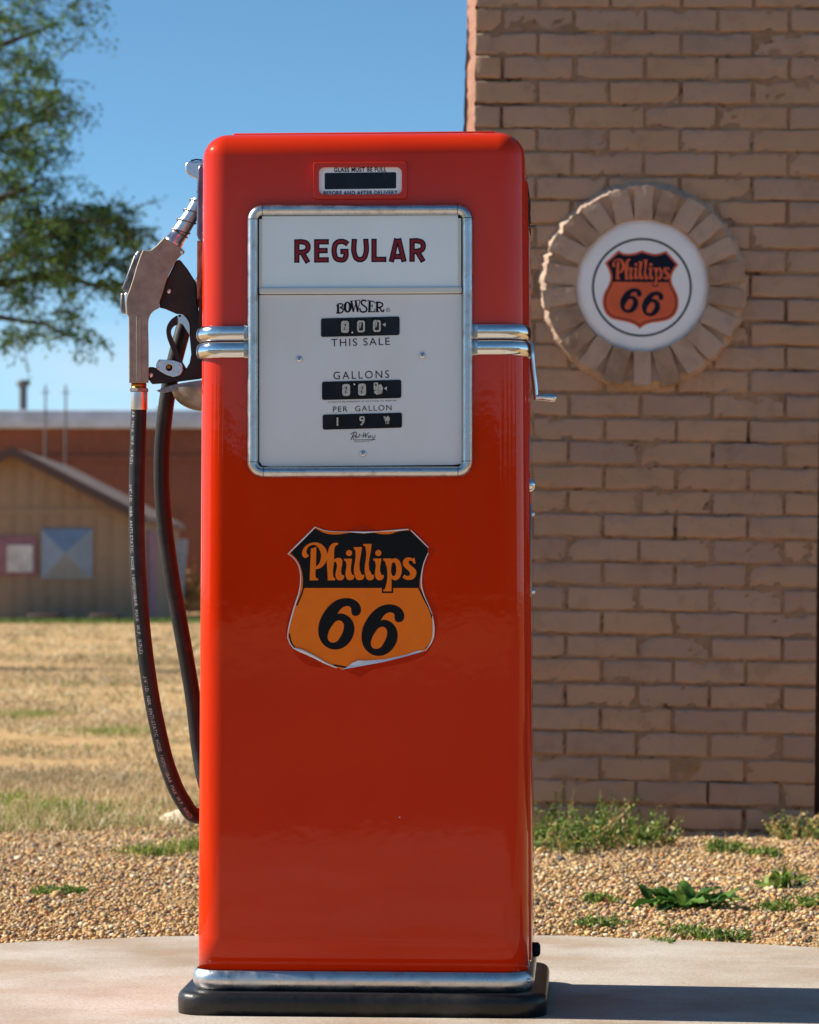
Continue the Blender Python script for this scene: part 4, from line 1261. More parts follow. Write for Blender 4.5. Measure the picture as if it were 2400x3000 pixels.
def brick_geo(mb, o, u, nrm, L_, H_, seed, mat, dep=0.010, chip=0.10):
    """one laid brick: rounded, uneven face"""
    rg = random.Random(seed)
    nx = max(4, int(L_ / 0.016)); nzv = 6
    us = [0, 0.0012, 0.005] + [0.005 + (L_ - 0.010) * k / nx for k in range(1, nx)] + [L_ - 0.005, L_ - 0.0012, L_]
    vs_ = [0, 0.0012, 0.005] + [0.005 + (H_ - 0.010) * k / 4 for k in (1, 2, 3)] + [H_ - 0.005, H_ - 0.0012, H_]
    nu, nv = len(us), len(vs_)
    tilt = rg.gauss(0, 0.0012); out = rg.gauss(0, 0.0013); tv = rg.gauss(0, 0.0010)
    ph = rg.uniform(0, 9)
    verts, faces = [], []
    for j, v in enumerate(vs_):
        for i, uu in enumerate(us):
            eb = min(i, nu - 1 - i, j, nv - 1 - j)
            d = (dep, 0.0008, 0.0002)[eb] if eb < 3 else 0.0
            d += out + tilt * (uu / L_ - .5) * 2 + tv * (v / H_ - .5) * 2 + 0.0008 * math.sin(uu * 60 + ph + v * 50) + rg.gauss(0, 0.0005)
            jx = rg.gauss(0, 0.0009) if eb < 3 else 0; jz = rg.gauss(0, 0.0011) if eb < 3 else 0
            if eb in (1, 2) and (math.sin(uu * 23 + ph * 3 + v * 9) > 0.93 - chip * 2.2 * (ph / 9) or rg.random() < 0.02): d += rg.uniform(0.001, 0.006)
            edge = 0.0012 * math.sin(uu * 37 + ph) if (j < 3 or j > nv - 4) else 0
            verts.append(o + u * (uu + jx) + Vector((0, 0, 1)) * (v + jz + edge) - nrm * d)
    for j in range(nv - 1):
        for i in range(nu - 1):
            a = j * nu + i
            faces.append((a, a + 1, a + nu + 1, a + nu))
    mb.add(verts, faces, mat, True)
mb = MB()
TONES = [BRICKPAINT] * 5 + [BRICKPAINT2] * 3 + [BRICKPAINT3] * 2
WD = 0.82
U1, N1 = Vector((1, 0, 0)), Vector((0, -1, 0))
U2, N2 = Vector((0, -1, 0)), Vector((-1, 0, 0))
rg = random.Random(3)
ringc = wl(1882, 838)
for c in range(NCOURSE):
    z = zfirst + c * PITCHZ + 0.004 + rg.gauss(0, 0.0008)
    H_ = PITCHZ - 0.0078 + rg.gauss(0, 0.001)
    k = round((z - zc0) / PITCHZ)
    ph = 0.0 if (k % 2) else UL / 2
    x0 = (xj - ph) % UL - UL
    x = x0
    while x < WALLW:
        a, b = max(x, 0.0), min(x + UL, WALLW)
        if b - a > 0.03:
            g0 = 0.0 if a == 0 else 0.0032 + abs(rg.gauss(0, 0.0014)); g1 = 0.0 if b == WALLW else 0.0032 + abs(rg.gauss(0, .0014))
            cx, cz = (a + b) / 2, z + H_ / 2
            pieces = [(a + g0, b - g1)]
            for (pa, pb) in pieces:
                brick_geo(mb, Vector((pa, 0, z)), U1, N1, pb - pa, H_, c * 100 + int(x * 1000), rg.choice(TONES))
        x += UL
# mortar behind the brick faces, uneven
def mortar(mb, o, u, nrm, L_, H_):
    nx, nz = int(L_ / 0.02), int(H_ / 0.012)
    V = []
    for j in range(nz + 1):
        for i in range(nx + 1):
            e = i in (0, nx) or j in (0, nz)
            V.append(o + u * (L_ * i / nx) + Vector((0, 0, H_ * j / nz)) - nrm * (0.0065 if e else 0.0040 + rg.gauss(0, 0.0009) + 0.012 * max(0.0, min(1.0, 3.2 * (float(wob(i * .02 * L_ / (nx * .02) + o.y, j * .012, 9.0, 1.0)) - 0.52)))))
    mb.add(V, [(j * (nx + 1) + i, j * (nx + 1) + i + 1, (j + 1) * (nx + 1) + i + 1, (j + 1) * (nx + 1) + i) for j in range(nz) for i in range(nx)], MORTAR, True)
HT = NCOURSE * PITCHZ
mortar(mb, Vector((0.0065, 0, zfirst)), U1, N1, WALLW - 0.0065, HT)
def render_coat(mb, o, u, nrm, L_, H_):
    nx, nz = int(L_ / 0.03), int(H_ / 0.02)
    V = [o + u * (L_ * i / nx + (abs(rg.gauss(0, 0.003)) if i == nx else 0)) + Vector((0, 0, H_ * j / nz)) + nrm * (0.004 * math.sin(j * .13) + rg.gauss(0, 0.0012)) for j in range(nz + 1) for i in range(nx + 1)]
    mb.add(V, [(j * (nx + 1) + i, j * (nx + 1) + i + 1, (j + 1) * (nx + 1) + i + 1, (j + 1) * (nx + 1) + i) for j in range(nz) for i in range(nx)], STUCCO, True)
CH = 0.027
render_coat(mb, Vector((-CH, WD, zfirst)), U2, N2, WD - CH * 0.9, HT)
def corner_strip():
    nz = int(HT / 0.012); V = []
    for j in range(nz + 1):
        w_ = 0.0015 * math.sin(j * .31) + rg.gauss(0, .0007)
        for k in range(6):
            t = k / 5
            V.append(Vector((-CH * (1 - t) + (rg.gauss(0, .0012) if k == 5 else 0) + 0.002, CH * .9 * (1 - t) + 0.002 + w_ * (0.3 + t * (1 - t) * 4) + rg.gauss(0, .0004), zfirst + HT * j / nz)))
    mb.add(V, [(j * 6 + k, j * 6 + k + 1, (j + 1) * 6 + k + 1, (j + 1) * 6 + k) for j in range(nz) for k in range(5)], STUCCO, True)
corner_strip()
mb.box(0.02, WALLW - 0.004, 0.02, WD, zfirst, zfirst + HT, MORTAR)
mb.build('brick_wall', station, recalc=False)
# recessed timber wall, roof
mb = MB()
XR = WALLW - 0.004
for k in range(26):
    x = XR + 0.001 + k * 0.18
    mb.box(x, x + 0.176, 0.28 + 0.003 * (k % 3), 0.36, -0.1, 3.0, DARKWOOD, r=0.004, seg=1)
mb.build('timber_wall', station)
mb = MB()
mb.prism([(XR, 3.02), (XR + 4.7, 3.02), (XR + 2.35, 5.2), (XR, 3.1)], lambda u, v, d: Vector((u, d, v)), 0.1, 5.0, ROOFTILE)
mb.build('roof', station)
# ring of radial bricks
mb = MB()
ro, ri = 295 / FPX * WY, 193 / FPX * WY
NB = 22
P1 = 0.030
for i in range(NB):
    a0 = 2 * math.pi * (i + 0.05) / NB; a1 = 2 * math.pi * (i + 0.95) / NB
    rg2 = random.Random(500 + i)
    g = 0.015 + rg2.uniform(0, 0.04)
    a0 += (a1 - a0) * g; a1 -= (a1 - a0) * g
    o_ = ro - 0.004 + rg2.gauss(0, 0.004); n_ = ri + 0.001 + rg2.gauss(0, 0.003); pr = P1 + rg2.gauss(0, 0.0022)
    wi = 0.0262 + rg2.gauss(0, 0.0012); wo = wi * rg2.uniform(1.08, 1.22)
    am = (a0 + a1) / 2 + rg2.gauss(0, 0.012); er = Vector((math.cos(am), 0, math.sin(am))); et = Vector((-math.sin(am), 0, math.cos(am)))
    nr, ntt = 8, 6; tlt = rg2.gauss(0, 0.004)
    V = []
    for j in range(nr):
        for k in range(ntt):
            fr_ = j / (nr - 1); ft = k / (ntt - 1) * 2 - 1
            eb = min(j, nr - 1 - j, k, ntt - 1 - k)
            d = pr if eb >= 2 else (pr - 0.0012 if eb == 1 else 0.010)
            rr = n_ + (o_ - n_) * (0 if j == 0 else 1 if j == nr - 1 else 0.015 if j == 1 else 0.985 if j == nr - 2 else (j - 1) / (nr - 3) * .94 + .03)
            tt = (-1 if k == 0 else 1 if k == ntt - 1 else -0.96 if k == 1 else .96 if k == ntt - 2 else ft * 1.2) * (wi + (wo - wi) * fr_)
            V.append(ringc + er * rr + et * tt + N1 * (d + rg2.gauss(0, 0.0004) + tlt * ft * 0.5) + Vector((rg2.gauss(0, .0012), 0, rg2.gauss(0, .0012))))
    mb.add(V, [(j * ntt + k, j * ntt + k + 1, (j + 1) * ntt + k + 1, (j + 1) * ntt + k) for j in range(nr - 1) for k in range(ntt - 1)], rg2.choice([RINGPAINT, RINGPAINT, RINGPAINT2]), False)
# bed of mortar between them
V = []; n = 216
for i in range(n):
    a = 2 * math.pi * i / n; er = Vector((math.cos(a), 0, math.sin(a)))
    q1 = ro - 0.007 + rg.gauss(0, 0.0022) + 0.002 * math.sin(i * .9); q0 = ri + 0.002
    h = lambda b: b + rg.gauss(0, 0.0012)
    V += [ringc + er * (q1 + 0.016) - N1 * 0.004, ringc + er * (q1 + 0.013) + N1 * h(0.006), ringc + er * (q1 - 0.004) + N1 * h(0.024), ringc + er * (q0 * .5 + q1 * .5) + N1 * h(0.019), ringc + er * q0 + N1 * h(0.017), ringc + er * (q0 - .004) + N1 * 0.001]
mb.add(V, [(i * 6 + k, i * 6 + k + 1, ((i + 1) % n) * 6 + k + 1, ((i + 1) % n) * 6 + k) for i in range(n) for k in range(2)], RINGPAINT, True)
mb.add(V, [(i * 6 + k, i * 6 + k + 1, ((i + 1) % n) * 6 + k + 1, ((i + 1) % n) * 6 + k) for i in range(n) for k in range(2, 5)], RINGPAINT2, True)
mb.build('brick_ring', station, recalc=False)

# round sign inside the ring (hung on the wall)
sg = empty('round_sign', SM_ @ ringc, station.rotation_euler)
tag(sg, 'round white sign with an orange and black shield set inside the ring of bricks', 'sign')
mpx = WY / FPX
SX, SYp = 1882 - 0, 838
def sp(d):
    return lambda u, v: Vector(((u - 1881.5) * mpx, -d, -(v - 842) * mpx))
mb = MB()
prof = [(0.0, 0.0155)] + [(0.193 * k / 10, 0.0155 - 0.004 * max(0, k / 10 - .82) ** 2 * 30) for k in range(1, 11)] + [(0.1955, 0.006), (0.1955, -0.004)]
prof = [(r, h) for r, h in prof]
c0 = sp(0)(1882, 841)
mb.lathe(prof, c0, (0, -1, 0), 96, SIGNWHITE)
ringm = (1876, 838)
LEV = 0.0160
fE = lambda p: fr(p, 1720, 700, 5.39)
mb.shape([circle(1880, 847.5, 145.5, 144.5, 96), circle(1880, 847.5, 139, 138, 96)], sp(LEV), M('sign_line', lin(38, 46, 32), rough=0.4))
SH = spl(fE([(490,212,1),(560,255),(640,265),(740,255),(858,212,1),(980,250),(1060,265),(1150,250),(1235,215,1),(1432,435,1),(1370,520),(1330,620),(1330,700),(1370,800),(1420,900),(1442,1020),(1430,1130),(1380,1230),(1290,1300),(1150,1335),(1000,1360),(900,1400),(838,1450,1),(780,1400),(680,1355),(520,1320),(400,1290),(310,1220),(265,1130),(250,1020),(270,900),(320,800),(360,700),(365,620),(335,520),(278,415,1)]), 5)
mb.shape([SH], sp(LEV), SIGNORANGE)
i1 = inset(SH, 6.0); i2 = inset(SH, 9.2)
mb.shape([i1], sp(LEV + .0004), NAVY)
yl = 700 + 712 / 5.39
mb.shape([clip_below(i2, yl)], sp(LEV + .0008), SIGNORANGE)
def remap(loop, src, dst):
    return [(dst[0] + (x - src[0]) / (src[2] - src[0]) * (dst[2] - dst[0]), dst[1] + (y - src[1]) / (src[3] - src[1]) * (dst[3] - dst[1])) for x, y in loop]
wsrc = (885, 1589, 1220, 1732.3); wdst = (1720 + 393 / 5.39, 700 + 345 / 5.39, 1720 + 1302 / 5.39, 700 + 768 / 5.39)
mb.shape([remap(bx, wsrc, wdst)], sp(LEV + .0010), NAVY)
for w in WORD: mb.shape([remap(l, wsrc, wdst) for l in w], sp(LEV + .0012), SIGNORANGE)
ssrc = (932.5, 1752, 1184.5, 1921); sdst = (1720 + 525 / 5.39, 700 + 808 / 5.39, 1720 + 1205 / 5.39, 700 + 1250 / 5.39)
for s6 in SIXES: mb.shape([remap(l, ssrc, sdst) for l in s6], sp(LEV + .0012), NAVY)
mb.build('sign_face', sg, recalc=False)

# ------------------------------------------------------------------ far buildings
def gpt(px, Y): return at(px, 1700, Y).x
SHY = 55.0
sxl, sxr, sxm = gpt(-330, SHY), gpt(412, SHY), gpt(41, SHY)
def zz(py, Y): return at(1200, py, Y).z
shed = empty('tan_shed', (sxm, SHY, 0))
tag(shed, 'small tan gabled shed with boarded windows on the far left of the lawn', 'shed')
hl, hr = sxl - sxm, sxr - sxm
ze, zp = zz(1512, SHY), zz(1328, SHY)
DS = 9.2
mb = MB()
mb.add([(hl, 0, -.05), (hr, 0, -.05), (hr, 0, ze), (0, 0, zp - .02), (hl, 0, ze), (hl, DS, -.05), (hr, DS, -.05), (hr, DS, ze), (0, DS, zp - .02), (hl, DS, ze)],
       [(0, 1, 2, 3, 4), (9, 8, 7, 6, 5), (1, 6, 7, 2), (5, 0, 4, 9)], SHEDSIDING)
x = hl + 0.2
while x < hr:
    top = ze + (zp - ze) * (1 - abs(x) / hr) - .06
    mb.box(x - .02, x + .02, -.022, 0, 0, top, SHEDSIDING); x += 0.30
mb.box(hl, hr, -.03, 0, zz(1498, SHY) - .05, zz(1498, SHY) + .05, SHEDSIDING)
mb.build('wall', shed)
mb = MB()
ov = 0.35
for s_ in (-1, 1):
    xe = (hr + 0.12) * s_; zl = ze - 0.10
    V = [(0, -ov, zp + .10), (xe, -ov, zl + .10), (xe, DS + .2, zl + .10), (0, DS + .2, zp + .10)]
    V += [(a, b, c - .10) for a, b, c in V]
    mb.add(V, [(0, 1, 2, 3), (7, 6, 5, 4), (0, 4, 5, 1), (1, 5, 6, 2), (2, 6, 7, 3)], SHEDROOF)
roof = mb.build('roof', shed)
mb = MB()
for s_ in (-1, 1):
    xe = (hr + 0.12) * s_; zl = ze - 0.10
    V = [(0, -ov - .03, zp + .12), (xe, -ov - .03, zl + .12), (xe, -ov - .03, zl - .06), (0, -ov - .03, zp - .06)]
    V += [(a, b + .028, c) for a, b, c in V]
    mb.add(V, [(0, 1, 2, 3), (7, 6, 5, 4), (0, 4, 5, 1), (2, 6, 7, 3), (1, 5, 6, 2)], FASCIA)
mb.build('fascia', roof)
def shx(px): return gpt(px, SHY) - sxm
# folded tin sheet over a window
x0, x1, z0, z1 = shx(122), shx(272), zz(1698, SHY), zz(1549, SHY)
cx, cz = x0 + (x1 - x0) * .47, z0 + (z1 - z0) * .52
mb = MB()
V = [(x0, -.05, z0), (x1, -.05, z0), (x1, -.05, z1), (x0, -.05, z1), (cx, -.16, cz)]
mb.add(V, [(0, 1, 4), (1, 2, 4), (2, 3, 4), (3, 0, 4)], TIN)
mb.add([(x0, -.05, z0), (x1, -.05, z0), (x1, -.05, z1), (x0, -.05, z1), (x0, 0, z0), (x1, 0, z0), (x1, 0, z1), (x0, 0, z1)], [(0, 4, 5, 1), (1, 5, 6, 2), (2, 6, 7, 3), (3, 7, 4, 0)], TIN)
tag(mb.build('window_cover', shed), 'folded tin sheet')
mb = MB(); mb.box(shx(-8), shx(108), -.06, 0, zz(1687, SHY), zz(1571, SHY), MAUVE)
wf = mb.build('window_frame', shed)
mb = MB(); mb.box(shx(22), shx(98), -.10, -.06, zz(1676, SHY), zz(1597, SHY), PALEBOARD); mb.build('window_board', wf)
mb = MB(); mb.box(hr, hr + .05, 1.2, 3.0, 0, zz(1550, SHY), MAUVE); mb.build('door', shed)
for (xa, xb) in ((100, 192), (278, 360)):
    mb = MB(); mb.box(shx(xa), shx(xb), -.9, -.35, 0, .12, FASCIA, r=.03)
    mb.build('step', shed)

BY = 70.0
bld = empty('brick_hall', (gpt(300, BY), BY, 0))
tag(bld, 'long low reddish brown brick building with a pale metal roof edge behind the shed', 'building')
bx0, bx1 = gpt(-900, BY) - gpt(300, BY), gpt(1340, BY) - gpt(300, BY)
mb = MB(); mb.box(bx0, bx1, 0, 14, -.1, zz(1256, BY), FARBRICK)
mb.box(bx0, bx1, -.06, 0, zz(1352, BY), zz(1335, BY), FARBRICK)
mb.build('wall', bld)
mb = MB(); mb.box(bx0 - .2, bx1 + .2, -.25, 14.2, zz(1256, BY) + .003, zz(1202, BY), METALTRIM, r=.03); mb.build('roof_edge', bld)
mb = MB()
xv = gpt(34, BY) - gpt(300, BY); zr = zz(1202, BY)
mb.tube([(xv, 2, zr - .05), (xv, 2, zz(1118, BY))], 0.095, 16, PIPE)
mb.tube([(xv, 2, zz(1118, BY)), (xv, 2, zz(1112, BY)), (xv, 2, zz(1100, BY)), (xv, 2, zz(1097, BY))], [.11, .16, .16, .1], 16, PIPE)
mb.build('roof_vent', bld)
mb = MB(); xv = gpt(447, BY) - gpt(300, BY)
mb.tube([(xv, 2, zr - .05), (xv, 2, zr + .07), (xv, 2, zr + .09), (xv, 2, zr + .16), (xv, 2, zr + .2)], [.06, .06, .12, .1, .03], 12, PIPE)
mb.build('roof_cap', bld)
for i, px in enumerate((132, 191)):
    Yp = 66.0; x = gpt(px, Yp); mb = MB()
    mb.tube([(0, 0, -.05), (0, 0, zz(1130, Yp)), (0, 0, zz(1128, Yp))], [.024, .022, .015], 10, PIPE)
    mb.tube([(-.10, 0, zz(1150, Yp)), (.10, 0, zz(1150, Yp))], .012, 6, PIPE)
    o = mb.build('utility_pole', loc=(x, Yp, 0))
    tag(o, ('thin grey pole rising behind the shed roof, the left one nearer the roof vent', 'thin grey pole rising behind the shed roof, the right one nearer the pump')[i], 'pole', 'poles behind the shed')
# pale board leaning by the shed, dry bush
Yb = 63.0
mb = MB(); x0, x1 = gpt(512, Yb), gpt(546, Yb)
mb.add([(0, 0, 0), (.16, 0, 0), (.26, .2, zz(1578, Yb)), (-.02, .2, zz(1582, Yb)), (0, .04, 0), (.16, .04, 0), (.26, .24, zz(1578, Yb)), (-.02, .24, zz(1582, Yb))],
       [(0, 1, 2, 3), (7, 6, 5, 4), (0, 4, 5, 1), (1, 5, 6, 2), (2, 6, 7, 3), (3, 7, 4, 0)], PALEBOARD)
tag(mb.build('leaning_board', loc=(x0, Yb, 0)), 'tall pale board leaning up behind the shed corner', 'board')

# ------------------------------------------------------------------ plants
def leaf_mesh(name, pts, dirs, ups, ln, wd, col, mat, parent=None, fold=0.15):
    """leaf-sized kites: base, two sides, tip, folded along the midrib"""
    pts, dirs, ups = (np.asarray(a, dtype=float) for a in (pts, dirs, ups))
    dirs = dirs / np.linalg.norm(dirs, axis=1, keepdims=True)
    side = np.cross(dirs, ups); side /= (np.linalg.norm(side, axis=1, keepdims=True) + 1e-9)
    nr = np.cross(side, dirs)
    ln = np.asarray(ln)[:, None]; wd = np.asarray(wd)[:, None]
    b = pts; m = pts + dirs * ln * .45; t = pts + dirs * ln - nr * ln * .12
    l = m + side * wd / 2 + nr * wd * fold; r = m - side * wd / 2 + nr * wd * fold
    V = np.stack([b, l, t, r], 1).reshape(-1, 3)
    k = (np.arange(len(pts)) * 4)[:, None]
    F = np.concatenate([k + np.array([[0, 1, 2]]), k + np.array([[0, 2, 3]])], 0)
    return np_mesh(name, V, F, [mat], colors=np.repeat(np.asarray(col), 4, 0), parent=parent)

def rdirs(n, up=0.3):
    d = rng.normal(0, 1, (n, 3)); d[:, 2] = d[:, 2] * .7 + up
    return d / np.linalg.norm(d, axis=1, keepdims=True)

GREENS = np.array([lin(112, 144, 56), lin(140, 162, 72), lin(84, 118, 46), lin(172, 178, 98), lin(70, 102, 42)])
def weed(name, px, py, wpx, h, nst, label, cat, group=None, leaf=(0.012, 0.026), dry=0.12, lean=0.5, colors=GREENS, dense=9, Y=None, depth=0.12):
    Y = Y or ground_y(py); c = at(px, py, Y); w = wpx / FPX * Y
    root = empty(name, (c.x, Y, GZ)); tag(root, label, cat, group)
    mb = MB(); P, D, Lr, Cc = [], [], [], []
    sc = []
    for i in range(nst):
        bx_, by_ = rng.uniform(-.5, .5) * w, rng.uniform(-.5, .5) * depth
        hh = h * rng.uniform(.45, 1.1) * (1 - .5 * abs(bx_ / w * 1.6) ** 2)
        dx, dy = rng.normal(0, lean) * hh, rng.normal(0, lean) * hh
        a = Vector((bx_, by_, 0)); m = a + Vector((dx * .35, dy * .35, hh * .55)); t = a + Vector((dx, dy, hh))
        mb.tube([a, m, t], [.0014, .0011, .0005], 4, MATS['weed_stem'] if rng.uniform() > dry else MATS['dry_stem'], cap=False)
        isdry = rng.uniform() < dry
        for k in range(dense):
            f = rng.uniform(.12, 1.05); p = a.lerp(m, f * 2) if f < .5 else m.lerp(t, f * 2 - 1)
            P.append(p[:]); D.append(rdirs(1, .35)[0]); Lr.append(rng.uniform(*leaf) * (1.15 - .5 * f))
            cc = colors[rng.integers(0, len(colors))] * rng.uniform(.75, 1.15)
            if isdry: cc = np.array(lin(196, 166, 108)) * rng.uniform(.8, 1.1)
            Cc.append(cc)
    n = len(P)
    mb.build('stems', root)
    leaf_mesh('leaves', P, D, rdirs(n, .9), Lr, np.array(Lr) * rng.uniform(.35, .6, n), Cc, LEAF, root)
    return root
M('weed_stem', lin(112, 122, 60), rough=0.6)
M('dry_stem', lin(200, 172, 118), rough=0.7)
wg = 'weeds along the foot of the brick wall'
weed('weed_bush', 1640, 2478, 170, .105, 60, 'sprawling green weed bush against the brick wall just right of the pump', 'weed', wg, depth=.26, dense=12)
weed('weed_bush', 1775, 2470, 150, .130, 50, 'tallest ragged weed bush with seed stalks at the wall, under the round sign', 'weed', wg, depth=.24, dense=12, dry=.2)
weed('weed_bush', 1905, 2462, 130, .085, 40, 'bright green weed bush at the wall ending beside a bare dark gap', 'weed', wg, depth=.2, dense=12)
weed('weed_bush', 2335, 2452, 130, .085, 50, 'loose weed clump with dry stems at the lower right wall corner', 'weed', wg, depth=.2, dense=9, dry=.3)
weed('weed_bush', 1740, 2448, 330, .15, 26, 'tall dark weeds standing close to the bricks behind the bushes', 'weed', wg, depth=.06, dense=9, Y=8.64, lean=.2)
lg = 'low green weeds in the gravel'
low = dict(leaf=(.010, .020), dry=.05, lean=1.1, dense=11)
weed('low_weed', 2135, 2482, 110, .035, 46, 'low green weed mat between the wall bushes and the dock plant', 'weed', lg, depth=.12, **low)
weed('low_weed', 2235, 2496, 90, .028, 34, 'low green weed mat at the right, below the loose wall clump', 'weed', lg, depth=.1, **low)
weed('low_weed', 1758, 2628, 95, .018, 36, 'small flat green weed patch halfway between wall and concrete, left of the dock plant', 'weed', lg, depth=.08, **low)
weed('low_weed', 1765, 2706, 115, .030, 50, 'flat green weed patch beside two pebbles near the concrete edge', 'weed', lg, depth=.1, **low)
weed('low_weed', 2010, 2722, 90, .020, 40, 'flat green weed patch below the dock plant, left of its twin', 'weed', lg, depth=.1, **low)
weed('low_weed', 2125, 2736, 130, .020, 50, 'widest flat green weed patch at the concrete edge on the right', 'weed', lg, depth=.1, **low)
weed('low_weed', 1935, 2755, 70, .018, 26, 'smallest green weed patch touching the concrete edge below the dock plant', 'weed', lg, depth=.05, **low)
weed('low_weed', 2285, 2652, 90, .024, 34, 'low thin weed patch right of the dock plant', 'weed', lg, depth=.1, **low)
weed('low_weed', 2385, 2640, 60, .030, 24, 'low weed patch cut by the right edge of the photo', 'weed', lg, depth=.1, **low)
weed('low_weed', 2300, 2590, 110, .045, 16, 'thin upright weed with narrow leaves at the far right in the gravel', 'weed', lg, leaf=(.03, .05), dry=.05, lean=.8, dense=5, depth=.08)
weed('low_weed', 172, 2606, 150, .020, 60, 'flat green weed patch in the gravel at the lower left', 'weed', lg, depth=.1, **low)
def tuft(px, py, wpx, h, n, label, group, depth):
    Y = ground_y(py); c = at(px, py, Y); w = wpx / FPX * Y
    x = rng.normal(0, .27, n) * w; y = rng.normal(0, .27, n) * depth
    pal = np.array([lin(120, 146, 58), lin(146, 160, 74), lin(96, 126, 48), lin(178, 172, 100), lin(214, 190, 132)])
    col = pal[rng.choice(5, n, p=[.3, .25, .2, .15, .1])] * rng.uniform(.8, 1.15, (n, 1))
    o = blades('grass_tuft', x, y, h * rng.uniform(.5, 1.2, n), np.full(n, .0032), np.abs(rng.normal(.55, .4, n)), col, STRAW, z=0.0)
    o.location = (c.x, Y, GZ); tag(o, label, 'grass tuft', group)
gg = 'green tufts in the dry lawn'
ge = 'green tufts at the gravel edge'
tuft(440, 2492, 170, .045, 420, 'yellow green grass tuft at the gravel edge, just left of the hose bend', ge, .16)
tuft(555, 2478, 120, .050, 360, 'green grass tuft touching the left edge of the pump', ge, .16)
for (x, y, w_, n_, lab) in ((150, 2362, 190, 650, 'green tuft in the dry lawn nearest the left edge'), (275, 2375, 170, 550, 'green tuft in the dry lawn between the left edge and the hose'), (30, 2340, 130, 450, 'green tuft cut by the left edge of the photo'), (330, 2140, 260, 700, 'pale green tuft in the middle of the dry lawn left of the hose'), (90, 2090, 220, 600, 'faint green tuft farther back in the lawn near the left edge')):
    tuft(x, y, w_, .045, n_, lab, gg, .6)

# broad-leaved dock plant
def dock():
    Y = ground_y(2645); c = at(2015, 2645, Y)
    root = empty('dock_plant', (c.x, Y, GZ)); tag(root, 'dark green broad leaved weed growing alone in the gravel right of the pump', 'plant')
    cols = np.array([lin(76, 120, 48), lin(58, 98, 38), lin(100, 138, 62), lin(48, 82, 34)])
    for i in range(44):
        a = rng.uniform(0, 6.283); reach = rng.uniform(.01, .10); ln = rng.uniform(.06, .10); wd = ln * rng.uniform(.24, .36)
        d = Vector((math.cos(a) * 1.25, math.sin(a) * .8, 0)).normalized(); s_ = Vector((-d.y, d.x, 0))
        b = Vector((rng.normal(0, .034), rng.normal(0, .02), .002)) + d * reach * .35
        lift = rng.uniform(.55, 1.35); V, F_ = [], []
        tw = rng.normal(0, .5)
        for k in range(9):
            t = k / 8
            z = b.z + ln * (math.sin(lift) * t - .62 * t * t * (1.1 - lift * .35)) 
            p = b + d * ln * t * math.cos(lift * .7); p.z = max(z, .004)
            w_ = wd * (math.sin(math.pi * min(1, t * .93 + .07)) ** .8) * .5 + .0008
            su = (s_ * math.cos(tw * t) + Vector((0, 0, math.sin(tw * t)))); wv = .006 * math.sin(t * 14 + a * 3)
            V += [p + su * w_ + Vector((0, 0, w_ * .35 + wv * .5)), p, p - su * w_ + Vector((0, 0, w_ * .35 - wv * .5))]
        for k in range(8):
            q_ = k * 3; F_ += [(q_, q_ + 1, q_ + 4), (q_, q_ + 4, q_ + 3), (q_ + 1, q_ + 2, q_ + 5), (q_ + 1, q_ + 5, q_ + 4)]
        o = np_mesh('leaf', [v[:] for v in V], F_, [LEAF], colors=np.tile(cols[rng.integers(0, 4)] * rng.uniform(.85, 1.2), (len(V), 1)), smooth=True, parent=root)
dock()

def rock(name, px, py, rx, rz, label, Y=None, mat=ROCK, seed=1):
    Y = Y or ground_y(py); c = at(px, py, Y); rg = random.Random(seed)
    bm = bmesh.new(); bmesh.ops.create_icosphere(bm, subdivisions=3, radius=1)
    for v in bm.verts:
        n_ = v.co.copy(); k = 1 + .10 * math.sin(n_.x * 3 + seed) + .08 * math.sin(n_.y * 4 + n_.z * 3) + .04 * math.sin(n_.z * 9 + n_.x * 7)
        v.co = Vector((n_.x * rx, n_.y * rx * .8, n_.z * rz)) * k
    mb = MB(); mb.bm(bm, mat, True)
    tag(mb.build(name, loc=(c.x, Y, GZ + rz * .25)), label, 'rock')
rock('rock', 530, 2402, .068, .034, 'large pale rock half buried in the lawn behind the hose bend')
rock('rock', 1826, 2716, .013, .011, 'pale lumpy pebble beside the flat weed patch near the concrete', seed=5)
rock('rock', 1732, 2714, .008, .007, 'small orange pebble left of the pale lumpy pebble', mat=M('orange_stone', lin(206, 142, 74), rough=.7), seed=8)
rock('rock', 2104, 2760, .011, .010, 'grey white pebble touching the concrete edge on the right', mat=M('grey_stone', lin(170, 160, 148), rough=.8, var=((60, lin(120, 110, 100), .45, .65),)), seed=11)

# dry bush beside the board, far away
Yd = 64.0
c = at(556, 1810, Yd)
bush = empty('dry_bush', (c.x, Yd, 0)); tag(bush, 'dry tan bush at the foot of the far brick wall, beside the pale board', 'bush')
n = 900
P = rng.normal(0, 1, (n, 3)) * np.array([.22, .25, .25]) + np.array([0, 0, .42]); P[:, 2] = np.abs(P[:, 2])
leaf_mesh('foliage', P, rdirs(n), rdirs(n, .6), rng.uniform(.06, .14, n), rng.uniform(.03, .06, n), np.array(lin(190, 150, 96)) * rng.uniform(.6, 1.1, (n, 1)), LEAF, bush)

